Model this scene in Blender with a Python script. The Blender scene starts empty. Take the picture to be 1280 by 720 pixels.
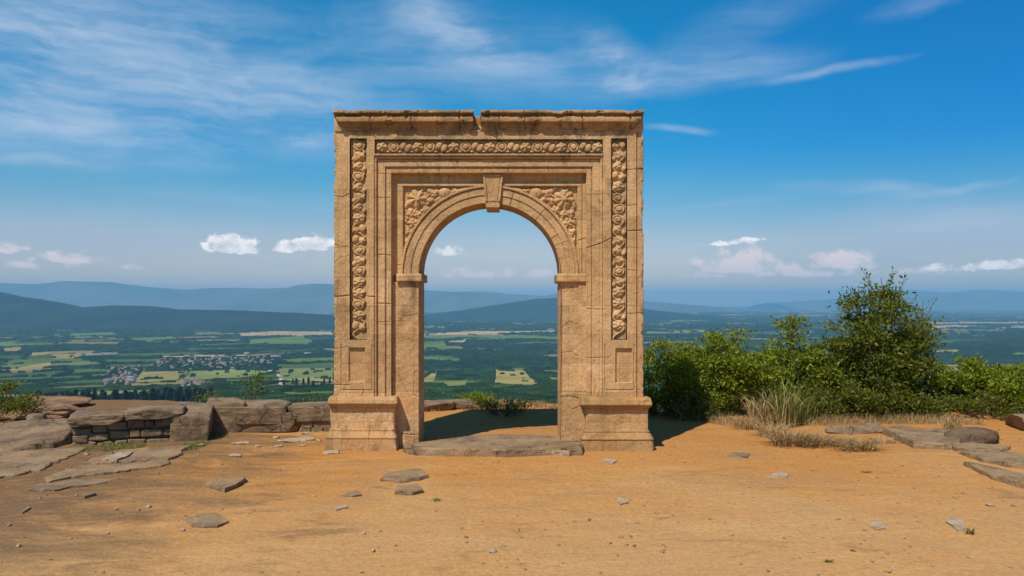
import bpy, math, random
import numpy as np
from math import radians as R, pi, sin, cos, tan, sqrt, atan2

S = bpy.context.scene
COL = S.collection
random.seed(7)
RNG = np.random.default_rng(7)

SUN_EL, SUN_AZ = 55.0, 32.0      # elevation; degrees to the left of straight behind the viewer
CAM_H = 1.7

# ------------------------------------------------------------------ noise
def _hash(ix, iy, iz, seed):
    with np.errstate(over='ignore'):
        h = (ix.astype(np.int64) * 374761393 + iy.astype(np.int64) * 668265263 + iz.astype(np.int64) * 1274126177 + seed * 974634777) & 0xffffffff
        h = ((h ^ (h >> 13)) * 1274126177) & 0xffffffff
        h = ((h ^ (h >> 16)) * 2246822519) & 0xffffffff
        h = h ^ (h >> 15)
    return (h & 0xffffff) / float(0xffffff)

def vnoise(x, y, z=0.0, seed=0):
    x, y, z = np.broadcast_arrays(np.asarray(x, float), np.asarray(y, float), np.asarray(z, float))
    ix, iy, iz = np.floor(x), np.floor(y), np.floor(z)
    fx, fy, fz = x - ix, y - iy, z - iz
    ix, iy, iz = ix.astype(np.int64), iy.astype(np.int64), iz.astype(np.int64)
    fx, fy, fz = [f * f * f * (f * (f * 6 - 15) + 10) for f in (fx, fy, fz)]
    r = 0
    for a in (0, 1):
        for b in (0, 1):
            for c in (0, 1):
                w = (fx if a else 1 - fx) * (fy if b else 1 - fy) * (fz if c else 1 - fz)
                r = r + w * _hash(ix + a, iy + b, iz + c, seed)
    return r * 2 - 1

def fbm(x, y, z=0.0, seed=0, oct=4, gain=.5):
    s = 0; a = 1.0; t = 0
    for i in range(oct):
        s = s + a * vnoise(np.asarray(x) * 2 ** i, np.asarray(y) * 2 ** i, np.asarray(z) * 2 ** i, seed + i * 13)
        t += a; a *= gain
    return s / t

def sstep(a, b, x):
    t = np.clip((x - a) / (b - a), 0, 1)
    return t * t * (3 - 2 * t)

# ------------------------------------------------------------------ object helpers
def tag(o, label=None, cat=None, group=None, kind=None):
    if label: o['label'] = label
    if cat: o['category'] = cat
    if group: o['group'] = group
    if kind: o['kind'] = kind
    return o

def empty(name, loc=(0, 0, 0), label=None, cat=None, group=None):
    o = bpy.data.objects.new(name, None)
    o.empty_display_size = .2
    COL.objects.link(o); o.location = loc
    return tag(o, label, cat, group)

def make_mesh(name, V, F, smooth=False, mat=None):
    """V (n,3); F: array (m,3|4) or list of such arrays / list of tuples."""
    me = bpy.data.meshes.new(name)
    V = np.asarray(V, float)
    if isinstance(F, np.ndarray): F = [F]
    if len(F) and not isinstance(F[0], np.ndarray):
        me.from_pydata(V.tolist(), [], [tuple(int(i) for i in f) for f in F])
    else:
        F = [f for f in F if len(f)]
        loops = np.concatenate([f.reshape(-1) for f in F]).astype(np.int32)
        sizes = np.concatenate([np.full(len(f), f.shape[1], np.int32) for f in F])
        me.vertices.add(len(V)); me.vertices.foreach_set('co', V.reshape(-1).astype(np.float32))
        me.loops.add(len(loops)); me.loops.foreach_set('vertex_index', loops)
        starts = np.concatenate([[0], np.cumsum(sizes)[:-1]]).astype(np.int32)
        me.polygons.add(len(sizes)); me.polygons.foreach_set('loop_start', starts)
        me.polygons.foreach_set('loop_total', sizes)
        me.update(calc_edges=True); me.validate()
    if smooth:
        me.polygons.foreach_set('use_smooth', np.ones(len(me.polygons), bool))
    if mat: me.materials.append(mat)
    return me

def obj(name, me, parent=None, loc=(0, 0, 0)):
    o = bpy.data.objects.new(name, me); COL.objects.link(o)
    o.location = loc
    if parent: o.parent = parent
    return o

class MB:
    """collects pieces into ONE mesh"""
    def __init__(s): s.V = []; s.F = {3: [], 4: []}; s.n = 0
    def add(s, V, F):
        V = np.asarray(V, float); F = np.asarray(F)
        s.V.append(V); s.F[F.shape[1]].append(F + s.n); s.n += len(V)
    def mesh(s, name, mat, smooth=False, origin=(0, 0, 0)):
        F = [np.concatenate(f) for f in s.F.values() if f]
        return make_mesh(name, np.concatenate(s.V) - np.asarray(origin, float), F, smooth, mat)
    def build(s, name, mat, parent=None, smooth=False, origin=(0, 0, 0)):
        """origin = the parent's world position: the vertices are collected in world coordinates"""
        return obj(name, s.mesh(name, mat, smooth, origin), parent, (0, 0, 0) if parent else origin)

def grid_faces(nr, nc, wrap=False, flip=False):
    i = np.arange(nr - 1)[:, None]; j = np.arange(nc - (0 if wrap else 1))[None, :]
    a = i * nc + j; b = i * nc + (j + 1) % nc; c = (i + 1) * nc + (j + 1) % nc; d = (i + 1) * nc + j
    F = np.stack([a, b, c, d] if not flip else [a, d, c, b], -1).reshape(-1, 4)
    return F

def weld(V, F, q=1e-5):
    K = np.round(V / q).astype(np.int64)
    _, idx, inv = np.unique(K, axis=0, return_index=True, return_inverse=True)
    return V[idx], inv.reshape(-1)[F]

_cubes = {}
def cube_grid(nx, ny, nz):
    key = (nx, ny, nz)
    if key in _cubes: return _cubes[key]
    Vs, Fs, n = [], [], 0
    cnt = (nx, ny, nz)
    for ax in range(3):
        b, c = (ax + 1) % 3, (ax + 2) % 3
        for side in (0, 1):
            u = np.linspace(0, 1, cnt[b] + 1); v = np.linspace(0, 1, cnt[c] + 1)
            U, W = np.meshgrid(u, v, indexing='ij')
            P = np.zeros(U.shape + (3,)); P[..., ax] = side; P[..., b] = U; P[..., c] = W
            P = P.reshape(-1, 3)
            F = grid_faces(cnt[b] + 1, cnt[c] + 1, flip=(side == 1))
            Vs.append(P); Fs.append(F + n); n += len(P)
    V, F = weld(np.concatenate(Vs), np.concatenate(Fs))
    _cubes[key] = (V, F)
    return V, F

def rbox(p0, p1, cell=.05, r=.008, rn=.012, amp=.004, seed=0, fr=6.0, maxn=90):
    """box with worn, chipped, slightly uneven edges and faces"""
    p0 = np.asarray(p0, float); p1 = np.asarray(p1, float)
    size = p1 - p0
    n = [int(min(maxn, max(2, round(s / cell)))) for s in size]
    V, F = cube_grid(*n)
    # pull the outermost interior lines close to the edges so the rounding stays crisp
    W = V.copy()
    for k in range(3):
        m = n[k]
        if m >= 3:
            e = min(.02 / size[k], .3)
            W[:, k] = np.where(np.isclose(V[:, k], 1 / m), e, np.where(np.isclose(V[:, k], 1 - 1 / m), 1 - e, V[:, k]))
    P = p0 + W * size
    nz = fbm(P[:, 0] * fr * 2, P[:, 1] * fr * 2, P[:, 2] * fr * 2, seed + 5, 3)
    rr = np.clip(r + rn * np.maximum(0, nz) * 2, 0, np.min(size) * .45)[:, None]
    Q = np.clip(P, p0 + rr, p1 - rr)
    D = P - Q; L = np.linalg.norm(D, axis=1, keepdims=True) + 1e-9; D = D / L
    d = fbm(P[:, 0] * fr, P[:, 1] * fr, P[:, 2] * fr, seed, 4)[:, None]
    return Q + D * (rr + d * amp), F

def rock(center, size, rot=0.0, seed=0, n=12, box=.5, amp=.18, fr=1.6, tilt=(0, 0), strata=0.0, cuts=(.72, .95)):
    """irregular stone: between a box and an ellipsoid, roughened"""
    V, F = cube_grid(n, n, n)
    P = V * 2 - 1
    L = np.linalg.norm(P, axis=1, keepdims=True)
    M = np.max(np.abs(P), axis=1, keepdims=True)
    E = P / L
    B = P / np.maximum(M, 1e-6) * np.minimum(1, 1)
    Pm = E * (1 - box) + B * box
    nn = fbm(Pm[:, 0] * fr + seed * 3.1, Pm[:, 1] * fr, Pm[:, 2] * fr, seed, 4)
    Pm = Pm * (1 + amp * nn[:, None])
    # flat fracture planes
    rg = np.random.default_rng(seed + 99)
    for k in range(7):
        d = rg.normal(size=3); d[2] *= .8; d /= np.linalg.norm(d)
        lim = rg.uniform(*cuts)
        t = Pm @ d - lim
        Pm = Pm - np.maximum(t, 0)[:, None] * d * .9
    Q = Pm * np.asarray(size, float) / 2
    if strata:
        Q[:, 0] += strata * vnoise(0 * Q[:, 2], 0, Q[:, 2] * 40, seed) * np.sign(Q[:, 0])
        Q[:, 1] += strata * vnoise(0 * Q[:, 2], 5, Q[:, 2] * 40, seed) * np.sign(Q[:, 1])
    hf = fbm(Q[:, 0] * 14, Q[:, 1] * 14, Q[:, 2] * 14, seed + 3, 3) * .012
    Q = Q * (1 + hf[:, None] / max(.05, min(size)) * .6)
    for a, ang in ((0, tilt[0]), (1, tilt[1]), (2, rot)):
        c, s = cos(ang), sin(ang)
        M3 = np.eye(3); i, j = [(1, 2), (0, 2), (0, 1)][a]
        M3[i, i] = c; M3[i, j] = -s; M3[j, i] = s; M3[j, j] = c
        Q = Q @ M3.T
    return Q + np.asarray(center, float), F

def tube(P, rad, k=6):
    P = np.asarray(P, float); n = len(P)
    rad = np.broadcast_to(np.asarray(rad, float), (n,))
    T = np.gradient(P, axis=0); T /= (np.linalg.norm(T, axis=1, keepdims=True) + 1e-9)
    up = np.array([.13, .31, .94]); A = np.cross(T, up); A /= (np.linalg.norm(A, axis=1, keepdims=True) + 1e-9)
    B = np.cross(T, A)
    a = np.linspace(0, 2 * pi, k, endpoint=False)
    V = P[:, None] + rad[:, None, None] * (np.cos(a)[None, :, None] * A[:, None] + np.sin(a)[None, :, None] * B[:, None])
    return V.reshape(-1, 3), grid_faces(n, k, wrap=True)

# ------------------------------------------------------------------ node helpers
class NT:
    def __init__(s, tree): s.t = tree; s.n = tree.nodes; s.l = tree.links; s.n.clear()
    def new(s, typ, ins=None, **props):
        nd = s.n.new(typ)
        for k, v in props.items(): setattr(nd, k, v)
        for k, v in (ins or {}).items():
            sock = nd.inputs[k]
            if isinstance(v, bpy.types.NodeSocket): s.l.new(v, sock)
            else: sock.default_value = v
        return nd
    def math(s, op, a, b=0.0, c=None, clamp=False):
        nd = s.n.new('ShaderNodeMath'); nd.operation = op; nd.use_clamp = clamp
        for i, v in enumerate((a, b, c)):
            if v is None: continue
            if isinstance(v, bpy.types.NodeSocket): s.l.new(v, nd.inputs[i])
            else: nd.inputs[i].default_value = v
        return nd.outputs[0]
    def mix(s, f, a, b, mode='MIX'):
        nd = s.n.new('ShaderNodeMix'); nd.data_type = 'RGBA'; nd.blend_type = mode
        for i, v in ((0, f), (6, a), (7, b)):
            if isinstance(v, bpy.types.NodeSocket): s.l.new(v, nd.inputs[i])
            elif i == 0: nd.inputs[0].default_value = v
            else: nd.inputs[i].default_value = (*v[:3], 1)
        return nd.outputs[2]
    def noise(s, vec, scale, detail=5, rough=.55, dist=0.0, out='Fac'):
        nd = s.new('ShaderNodeTexNoise', {'Scale': scale, 'Detail': detail, 'Roughness': rough, 'Distortion': dist})
        s.l.new(vec, nd.inputs['Vector'])
        return nd.outputs[out]
    def noise2(s, vec, scale, detail=5, rough=.55, dist=0.0, out='Fac'):
        nd = s.new('ShaderNodeTexNoise', {'Scale': scale, 'Detail': detail, 'Roughness': rough, 'Distortion': dist}, noise_dimensions='2D')
        s.l.new(vec, nd.inputs['Vector'])
        return nd.outputs[out]
    def mapr(s, v, a, b, c=0.0, d=1.0, smooth=True):
        nd = s.new('ShaderNodeMapRange', {'Value': v, 'From Min': a, 'From Max': b, 'To Min': c, 'To Max': d})
        if smooth: nd.interpolation_type = 'SMOOTHSTEP'
        return nd.outputs[0]
    def mapping(s, v, loc=(0, 0, 0), rot=(0, 0, 0), sc=(1, 1, 1), typ='POINT'):
        nd = s.new('ShaderNodeMapping', {'Vector': v, 'Location': loc, 'Rotation': rot, 'Scale': sc}); nd.vector_type = typ
        return nd.outputs[0]
    def ramp(s, v, stops):
        nd = s.new('ShaderNodeValToRGB', {'Fac': v}); cr = nd.color_ramp
        while len(cr.elements) < len(stops): cr.elements.new(.5)
        for e, (p, c) in zip(cr.elements, stops): e.position = p; e.color = (*c[:3], 1)
        return nd.outputs[0]

def material(name):
    m = bpy.data.materials.new(name); m.use_nodes = True
    return m, NT(m.node_tree)

def finish(nt, color, rough=.9, height=None, dist=.01, bstr=1.0, spec=.2, extra=None):
    p = nt.new('ShaderNodeBsdfPrincipled', {'Roughness': rough, 'Specular IOR Level': spec})
    if isinstance(color, bpy.types.NodeSocket): nt.l.new(color, p.inputs['Base Color'])
    else: p.inputs['Base Color'].default_value = (*color, 1)
    if height is not None:
        b = nt.new('ShaderNodeBump', {'Height': height, 'Distance': dist, 'Strength': bstr})
        nt.l.new(b.outputs[0], p.inputs['Normal'])
    sh = p.outputs[0]
    if extra: sh = extra(nt, sh, color)
    o = nt.new('ShaderNodeOutputMaterial'); nt.l.new(sh, o.inputs[0])

# warm sandstone of the arch
def mat_sandstone(name, light, dark, warm, stain=.5, scale=1.0, bump=1.0, joints=False):
    m, nt = material(name)
    co = nt.new('ShaderNodeTexCoord').outputs['Object']
    big = nt.noise(co, 1.1 * scale, 4, .6, .4)
    wob_ = nt.new('ShaderNodeVectorMath', {0: co, 1: nt.new('ShaderNodeVectorMath', {0: nt.noise(co, 2.2, 3, out='Color'), 1: (.03, .03, .03)}, operation='MULTIPLY').outputs[0]}, operation='ADD').outputs[0]
    med = nt.noise(co, 5.0 * scale, 5, .65, .6)
    fine = nt.noise(co, 38 * scale, 3, .7)
    vert = nt.noise(nt.mapping(co, sc=(7, 7, .7)), 1.0 * scale, 5, .6, .3)   # rain streaks run down the stone
    c = nt.mix(nt.mapr(big, .35, .65), light, warm)
    c = nt.mix(nt.mapr(med, .45, .72, 0, .7), c, dark)
    c = nt.mix(nt.mapr(vert, .55, .78, 0, stain), c, tuple(x * .5 for x in dark))
    pale = nt.noise(nt.mapping(co, loc=(3, 1, 7)), 3.2 * scale, 6, .7, 1.0)
    c = nt.mix(nt.mapr(pale, .58, .72, 0, .45), c, tuple(min(.8, x * 1.35) for x in light))
    # each block of stone has its own tone
    bx_ = nt.new('ShaderNodeSeparateXYZ', {0: wob_}) 
    bv = nt.new('ShaderNodeCombineXYZ', {0: bx_.outputs[0], 1: bx_.outputs[2]}).outputs[0]
    bk = nt.new('ShaderNodeTexBrick', {'Vector': bv, 'Color1': (.80, .78, .74, 1), 'Color2': (1.14, 1.12, 1.10, 1), 'Mortar': (.82, .79, .75, 1), 'Scale': 1.0, 'Mortar Size': .0035, 'Mortar Smooth': .4, 'Bias': 0.0, 'Brick Width': .58, 'Row Height': .335})
    bk.offset = .37; bk.squash = .7; bk.squash_frequency = 3
    c = nt.mix(.85, c, bk.outputs['Color'], 'MULTIPLY')
    # lichen and soot in ragged dark patches, thickest high up on the stone
    zz = nt.new('ShaderNodeSeparateXYZ', {0: co}).outputs[2]
    soot = nt.noise(nt.mapping(co, loc=(1, 5, 3), sc=(1, 1, .55)), 2.6, 6, .68, .4)
    soot = nt.mapr(nt.math('ADD', soot, nt.mapr(zz, 2.6, 3.9, -.03, .10, False)), .55, .68, 0, .70)
    c = nt.mix(soot, c, (.17, .115, .065))
    rust = nt.mapr(nt.math('ADD', nt.noise(nt.mapping(co, loc=(7, 2, 9)), 2.1, 5, .65), nt.mapr(zz, .1, 1.2, .06, -.03, False)), .56, .70, 0, .38)
    c = nt.mix(rust, c, (.56, .25, .075))
    grain = nt.mapr(fine, .3, .7, .78, 1.18, False)
    c = nt.mix(1.0, c, nt.new('ShaderNodeCombineColor', {0: grain, 1: grain, 2: grain}).outputs[0], 'MULTIPLY')
    # veined cracks
    wob = nt.new('ShaderNodeVectorMath', {0: co, 1: nt.new('ShaderNodeVectorMath', {0: nt.noise(co, 3, 4, out='Color'), 1: (.16, .16, .16)}, operation='MULTIPLY').outputs[0]}, operation='ADD').outputs[0]
    vo = nt.new('ShaderNodeTexVoronoi', {'Vector': wob, 'Scale': 1.9 * scale}, feature='DISTANCE_TO_EDGE').outputs[0]
    vein = nt.mapr(vo, 0.0, .012, 1, 0)
    gate = nt.mapr(nt.noise(nt.mapping(co, loc=(9, 4, 2)), 1.7, 3), .56, .66)
    vein = nt.math('MULTIPLY', vein, gate)
    c = nt.mix(nt.math('MULTIPLY', vein, .30), c, tuple(x * .35 for x in dark))
    pits = nt.new('ShaderNodeTexVoronoi', {'Vector': co, 'Scale': 45 * scale}).outputs[0]
    pit = nt.mapr(pits, 0, .28, -1, 0)
    pit = nt.math('MULTIPLY', pit, nt.mapr(med, .5, .65))
    h = nt.math('ADD', nt.math('MULTIPLY', med, .8), nt.math('MULTIPLY', fine, .35))
    h = nt.math('ADD', h, nt.math('MULTIPLY', pit, .35))
    h = nt.math('SUBTRACT', h, nt.math('MULTIPLY', vein, .25))
    h = nt.math('SUBTRACT', h, nt.math('MULTIPLY', bk.outputs['Fac'], .18))
    finish(nt, c, .92, h, .012, bump)
    return m

def mat_rock(name, base, dark, pale, earth, scale=1.0, bump=1.0, orange=.4):
    m, nt = material(name)
    g = nt.new('ShaderNodeTexCoord').outputs['Object']
    big = nt.noise(g, 2.2 * scale, 5, .6, .5)
    med = nt.noise(g, 9 * scale, 5, .7, .5)
    fine = nt.noise(g, 60 * scale, 2, .7)
    lay = nt.noise(nt.mapping(g, sc=(1.2, 1.2, 22)), 1.2 * scale, 4, .6)
    c = nt.mix(nt.mapr(big, .35, .65), base, dark)
    c = nt.mix(nt.mapr(med, .52, .72, 0, .6), c, pale)
    c = nt.mix(nt.mapr(nt.noise(nt.mapping(g, loc=(5, 5, 5)), 3 * scale, 5, .7), .5, .68, 0, orange), c, earth)
    c = nt.mix(nt.mapr(lay, .55, .7, 0, .35), c, tuple(x * .5 for x in dark))
    gr = nt.mapr(fine, .3, .7, .75, 1.2, False)
    c = nt.mix(1.0, c, nt.new('ShaderNodeCombineColor', {0: gr, 1: gr, 2: gr}).outputs[0], 'MULTIPLY')
    vo = nt.new('ShaderNodeTexVoronoi', {'Vector': nt.mapping(g, sc=(1, 1, 1.6)), 'Scale': 3.2 * scale}, feature='DISTANCE_TO_EDGE').outputs[0]
    cr = nt.mapr(vo, 0, .02, 1, 0)
    cr = nt.math('MULTIPLY', cr, nt.mapr(big, .5, .6))
    c = nt.mix(nt.math('MULTIPLY', cr, .6), c, tuple(x * .3 for x in dark))
    h = nt.math('ADD', med, nt.math('MULTIPLY', fine, .3))
    h = nt.math('ADD', h, nt.math('MULTIPLY', lay, .5))
    h = nt.math('SUBTRACT', h, cr)
    finish(nt, c, .9, h, .02, bump)
    return m

def mat_leaf(name, c1, c2, c3, trans=.35):
    m, nt = material(name)
    a = nt.new('ShaderNodeAttribute', attribute_name='rnd').outputs['Fac']
    c = nt.ramp(a, [(0, c1), (.55, c2), (1, c3)])
    def ex(nt, sh, col):
        t = nt.new('ShaderNodeBsdfTranslucent')
        nt.l.new(nt.mix(1.0, col, (1.2, 1.25, .5), 'MULTIPLY'), t.inputs['Color'])
        mx = nt.new('ShaderNodeMixShader', {0: trans, 1: sh, 2: t.outputs[0]})
        return mx.outputs[0]
    finish(nt, c, .55, spec=.25, extra=ex)
    return m

def mat_plain(name, c1, c2, scale=8, rough=.85, bump=.4, dist=.01):
    m, nt = material(name)
    co = nt.new('ShaderNodeTexCoord').outputs['Object']
    n = nt.noise(co, scale, 5, .65)
    finish(nt, nt.mix(nt.mapr(n, .3, .7), c1, c2), rough, n, dist, bump)
    return m

SAND = mat_sandstone('arch_sandstone', (.61, .385, .19), (.36, .215, .098), (.54, .325, .145))
SAND_DARK = mat_sandstone('weathered_cornice_stone', (.46, .275, .125), (.24, .14, .065), (.40, .225, .09), stain=.9)
GREY = mat_rock('grey_brown_rock', (.27, .185, .108), (.15, .10, .058), (.40, .29, .19), (.42, .24, .10))
SLAB = mat_rock('flat_grey_rock', (.32, .215, .115), (.20, .132, .072), (.42, .30, .195), (.42, .24, .10), orange=.6)
DARKROCK = mat_rock('dark_brown_rock', (.17, .11, .062), (.10, .064, .038), (.24, .165, .10), (.25, .15, .08))
PALE = mat_rock('pale_chip_stone', (.52, .39, .26), (.36, .26, .17), (.62, .48, .34), (.5, .3, .15), scale=2)
EARTHROCK = mat_rock('earthy_rock', (.34, .19, .10), (.17, .10, .06), (.42, .27, .16), (.42, .22, .09), orange=.7)
BARK = mat_plain('bark', (.11, .075, .045), (.22, .16, .10), 20)
LEAF_A = mat_leaf('green_leaves', (.085, .115, .008), (.18, .23, .012), (.31, .33, .03))
LEAF_B = mat_leaf('olive_leaves', (.055, .07, .008), (.12, .145, .012), (.22, .23, .03))
STRAW = mat_leaf('straw', (.26, .16, .07), (.42, .28, .12), (.56, .42, .22), .2)
GREENBLADE = mat_leaf('green_blades', (.08, .11, .02), (.17, .2, .04), (.34, .32, .09), .3)

# ================================================================== CAMERA
cam = bpy.data.cameras.new('camera'); co = bpy.data.objects.new('camera', cam); COL.objects.link(co)
co.location = (0, 0, CAM_H); co.rotation_euler = (pi / 2, 0, 0)
cam.sensor_width = 36; cam.lens = 36 * 1000 / 1280; cam.shift_y = 18 / 1280
cam.clip_start = .05; cam.clip_end = 120000
S.camera = co

# positions read off the photograph
F_PX, CX, HY = 1000.0, 640.0, 378.0
def G(px, py, z=0.0):
    Y = (CAM_H - z) * F_PX / (py - HY)
    return np.array([(px - CX) / F_PX * Y, Y, z])
def A(px, py, Y):
    return np.array([(px - CX) / F_PX * Y, Y, CAM_H + (HY - py) / F_PX * Y])

# ================================================================== LIGHT + SKY
sun = bpy.data.lights.new('sun', 'SUN'); so = bpy.data.objects.new('sun', sun); COL.objects.link(so)
sun.energy = 4.6; sun.angle = R(.53); sun.color = (1.0, .93, .82)
el, az = R(SUN_EL), R(SUN_AZ)
# direction towards the sun (behind the camera = -Y, left = -X)
sd = np.array([-sin(az) * cos(el), -cos(az) * cos(el), sin(el)])
from mathutils import Vector
so.rotation_euler = Vector(sd).to_track_quat('Z', 'Y').to_euler()
so.location = (-6, -8, 12)

W = bpy.data.worlds.new('World'); S.world = W; W.use_nodes = True
nt = NT(W.node_tree)
sky = nt.new('ShaderNodeTexSky', sky_type='NISHITA', sun_disc=False)
sky.sun_elevation = el; sky.sun_rotation = atan2(sd[0], sd[1]) % (2 * pi)
sky.altitude = 600; sky.air_density = 1.0; sky.dust_density = .6; sky.ozone_density = 2.5
gen = nt.new('ShaderNodeTexCoord').outputs['Generated']
dirn = nt.new('ShaderNodeVectorMath', {0: gen}, operation='NORMALIZE').outputs[0]
sx = nt.new('ShaderNodeSeparateXYZ', {0: dirn})
n_az = nt.math('ARCTAN2', sx.outputs[0], sx.outputs[1]); n_el = nt.math('ARCSINE', sx.outputs[2])
ae = nt.new('ShaderNodeCombineXYZ', {0: n_az, 1: n_el}).outputs[0]
hs = nt.new('ShaderNodeHueSaturation', {'Saturation': 1.42, 'Value': 1.0, 'Color': sky.outputs[0]}).outputs[0]
# clearer, deeper blue aloft; milky near the skyline
tint = nt.ramp(nt.mapr(n_el, 0, 1.5, smooth=False), [(0, (1.3, .98, .92)), (.0533, (1.45, 1.04, .98)), (.0933, (.80, 1.12, 1.06)), (.1233, (.24, 1.12, 1.18)), (.18, (.03, 1.28, 1.22)), (.2467, (.0, 1.42, 1.30)), (.42, (.80, 1.0, 1.05)), (1, (.95, 1.0, 1.05))])
skyc = nt.mix(1.0, hs, tint, 'MULTIPLY')
# the right half of this sky is deeper than the left
skyc = nt.mix(nt.mapr(n_az, -.05, .60, .0, 1), skyc, nt.mix(1.0, skyc, nt.mix(nt.mapr(n_el, .04, .22), (.80, .84, .86), (.34, .74, .94)), 'MULTIPLY'))

def AE(px, py):
    a = math.atan((px - CX) / F_PX)
    return a, math.atan((HY - py) / F_PX * cos(a))

warp = nt.new('ShaderNodeVectorMath', {0: nt.new('ShaderNodeVectorMath', {0: nt.noise2(ae, 7, 3, .6, out='Color'), 1: (.5, .5, .5)}, operation='SUBTRACT').outputs[0], 1: (.10, .022, 0)}, operation='MULTIPLY').outputs[0]
aew = nt.new('ShaderNodeVectorMath', {0: ae, 1: warp}, operation='ADD').outputs[0]

def blob(vec, px, py, rx, ry, rot, amp, hard=0.0):
    a, e = AE(px, py)
    v = nt.mapping(vec, (a, e, 0), (0, 0, R(rot)), (rx / F_PX, ry / F_PX, 1), 'TEXTURE')
    L = nt.new('ShaderNodeVectorMath', {0: v}, operation='LENGTH').outputs['Value']
    return nt.mapr(L, 1.0, hard, 0, amp)

def total(vals, op='ADD'):
    r = vals[0]
    for v in vals[1:]: r = nt.math(op, r, v)
    return r

cir = total([blob(aew, *b) for b in [
    (150, 60, 520, 130, -6, 1.0), (60, 165, 280, 60, -4, .75), (290, 148, 210, 42, -8, .9), (170, 110, 380, 90, -4, .5),
    (600, 60, 260, 80, -10, .70), (850, 88, 210, 36, 1, .85), (760, 70, 130, 40, -22, .75), (1030, 90, 110, 9, 5, .6),
    (560, 30, 160, 45, -25, .6), (930, 25, 130, 30, 12, .30), (1150, 2, 80, 16, 5, .35), (855, 163, 60, 8, -8, .8),
    (70, 200, 130, 10, 0, .7), (330, 250, 260, 16, -3, .40), (160, 285, 260, 40, 0, .35), (1060, 238, 120, 12, -3, .9), (1190, 236, 90, 8, 6, .8),
    (1180, 285, 210, 48, 3, .85), (930, 255, 120, 7, 4, .45), (340, 329, 110, 3.5, 0, .8), (900, 300, 160, 18, 0, .2), (620, 330, 110, 7, 0, .35)]])
fib = nt.noise2(nt.mapping(aew, rot=(0, 0, R(7)), sc=(2.0, 13, 1)), 1.6, 7, .60, .12)
fib2 = nt.noise2(nt.mapping(aew, rot=(0, 0, R(-12)), sc=(3.4, 9, 1)), 2.2, 5, .6, .25)
fib3 = nt.noise2(nt.mapping(aew, rot=(0, 0, R(4)), sc=(7, 52, 1)), 1.7, 4, .6, .1)
ff = nt.math('ADD', nt.math('ADD', nt.math('MULTIPLY', fib, .52), nt.math('MULTIPLY', fib2, .33)), nt.math('MULTIPLY', fib3, .15))
cirf = nt.math('MULTIPLY', nt.mapr(ff, .33, .70, .12, 1.0), nt.math('MINIMUM', cir, 1.0), clamp=True)
cirf = nt.math('MULTIPLY', cirf, .86)
bank = total([blob(aew, *b) for b in [(1190, 300, 260, 60, 2, .55), (1010, 330, 180, 30, 0, .35), (100, 310, 260, 40, 0, .3)]])
c1 = nt.mix(nt.math('MULTIPLY', bank, nt.mapr(ff, .36, .6, .5, 1.0)), skyc, (4.2, 4.7, 6.0))
c1 = nt.mix(cirf, c1, (5.0, 6.2, 7.9))

cw = nt.new('ShaderNodeVectorMath', {0: nt.new('ShaderNodeVectorMath', {0: nt.noise2(ae, 34, 4, .65, out='Color'), 1: (.5, .5, .5)}, operation='SUBTRACT').outputs[0], 1: (.022, .016, 0)}, operation='MULTIPLY').outputs[0]
aec = nt.new('ShaderNodeVectorMath', {0: ae, 1: cw}, operation='ADD').outputs[0]
def cumulus(lst):
    outs = []
    for (px, py, rx, ry, amp) in lst:
        b = blob(aec, px, py, rx * 1.2, ry * 1.25, 0, 1.0, .0)
        a, e = AE(px, py + ry * .22)
        flat = nt.mapr(n_el, e - .0035, e + .0035, 0, 1)     # flat cloud base
        outs.append(nt.math('MULTIPLY', nt.math('MULTIPLY', b, flat), amp))
    return total(outs, 'MAXIMUM')
puff = nt.math('MULTIPLY', nt.math('SUBTRACT', nt.noise2(nt.mapping(ae, sc=(1, 1.5, 1)), 42, 5, .6), .5), 1.5)
sharp = cumulus([(292, 312, 46, 26, 1.0), (283, 304, 26, 22, 1.0), (385, 310, 52, 18, .95), (403, 306, 26, 16, .95), (350, 314, 34, 10, .9),
                 (562, 318, 30, 14, .9), (915, 305, 44, 8, .85), (935, 301, 28, 7, .9), (1012, 304, 16, 4, .6), (1255, 334, 50, 14, .85), (1190, 338, 60, 10, .7)])
shf = nt.mapr(nt.math('ADD', sharp, puff), .36, .74)
shf = nt.math('MULTIPLY', shf, nt.mapr(sharp, 0.02, .25))
soft = cumulus([(80, 326, 60, 18, .75), (12, 314, 30, 16, .6), (40, 334, 90, 12, .5), (140, 337, 60, 8, .4), (600, 345, 75, 14, .75), (672, 344, 60, 14, .8),
                (925, 335, 62, 36, .9), (873, 330, 16, 16, .7), (1000, 342, 90, 20, .8), (1052, 332, 55, 24, .85), (895, 346, 70, 8, .6), (1150, 342, 110, 10, .5), (185, 342, 60, 8, .3)])
sof = nt.mapr(nt.math('ADD', soft, puff), .26, .74)
sof = nt.math('MULTIPLY', nt.math('MULTIPLY', sof, nt.mapr(soft, .02, .35)), .88)
c2 = nt.mix(sof, c1, (10.5, 8.6, 8.2))
c2 = nt.mix(nt.math('MULTIPLY', shf, .86), c2, nt.mix(nt.mapr(puff, -.2, .35), (9.2, 9.0, 9.2), (14.0, 12.8, 12.0)))
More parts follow.
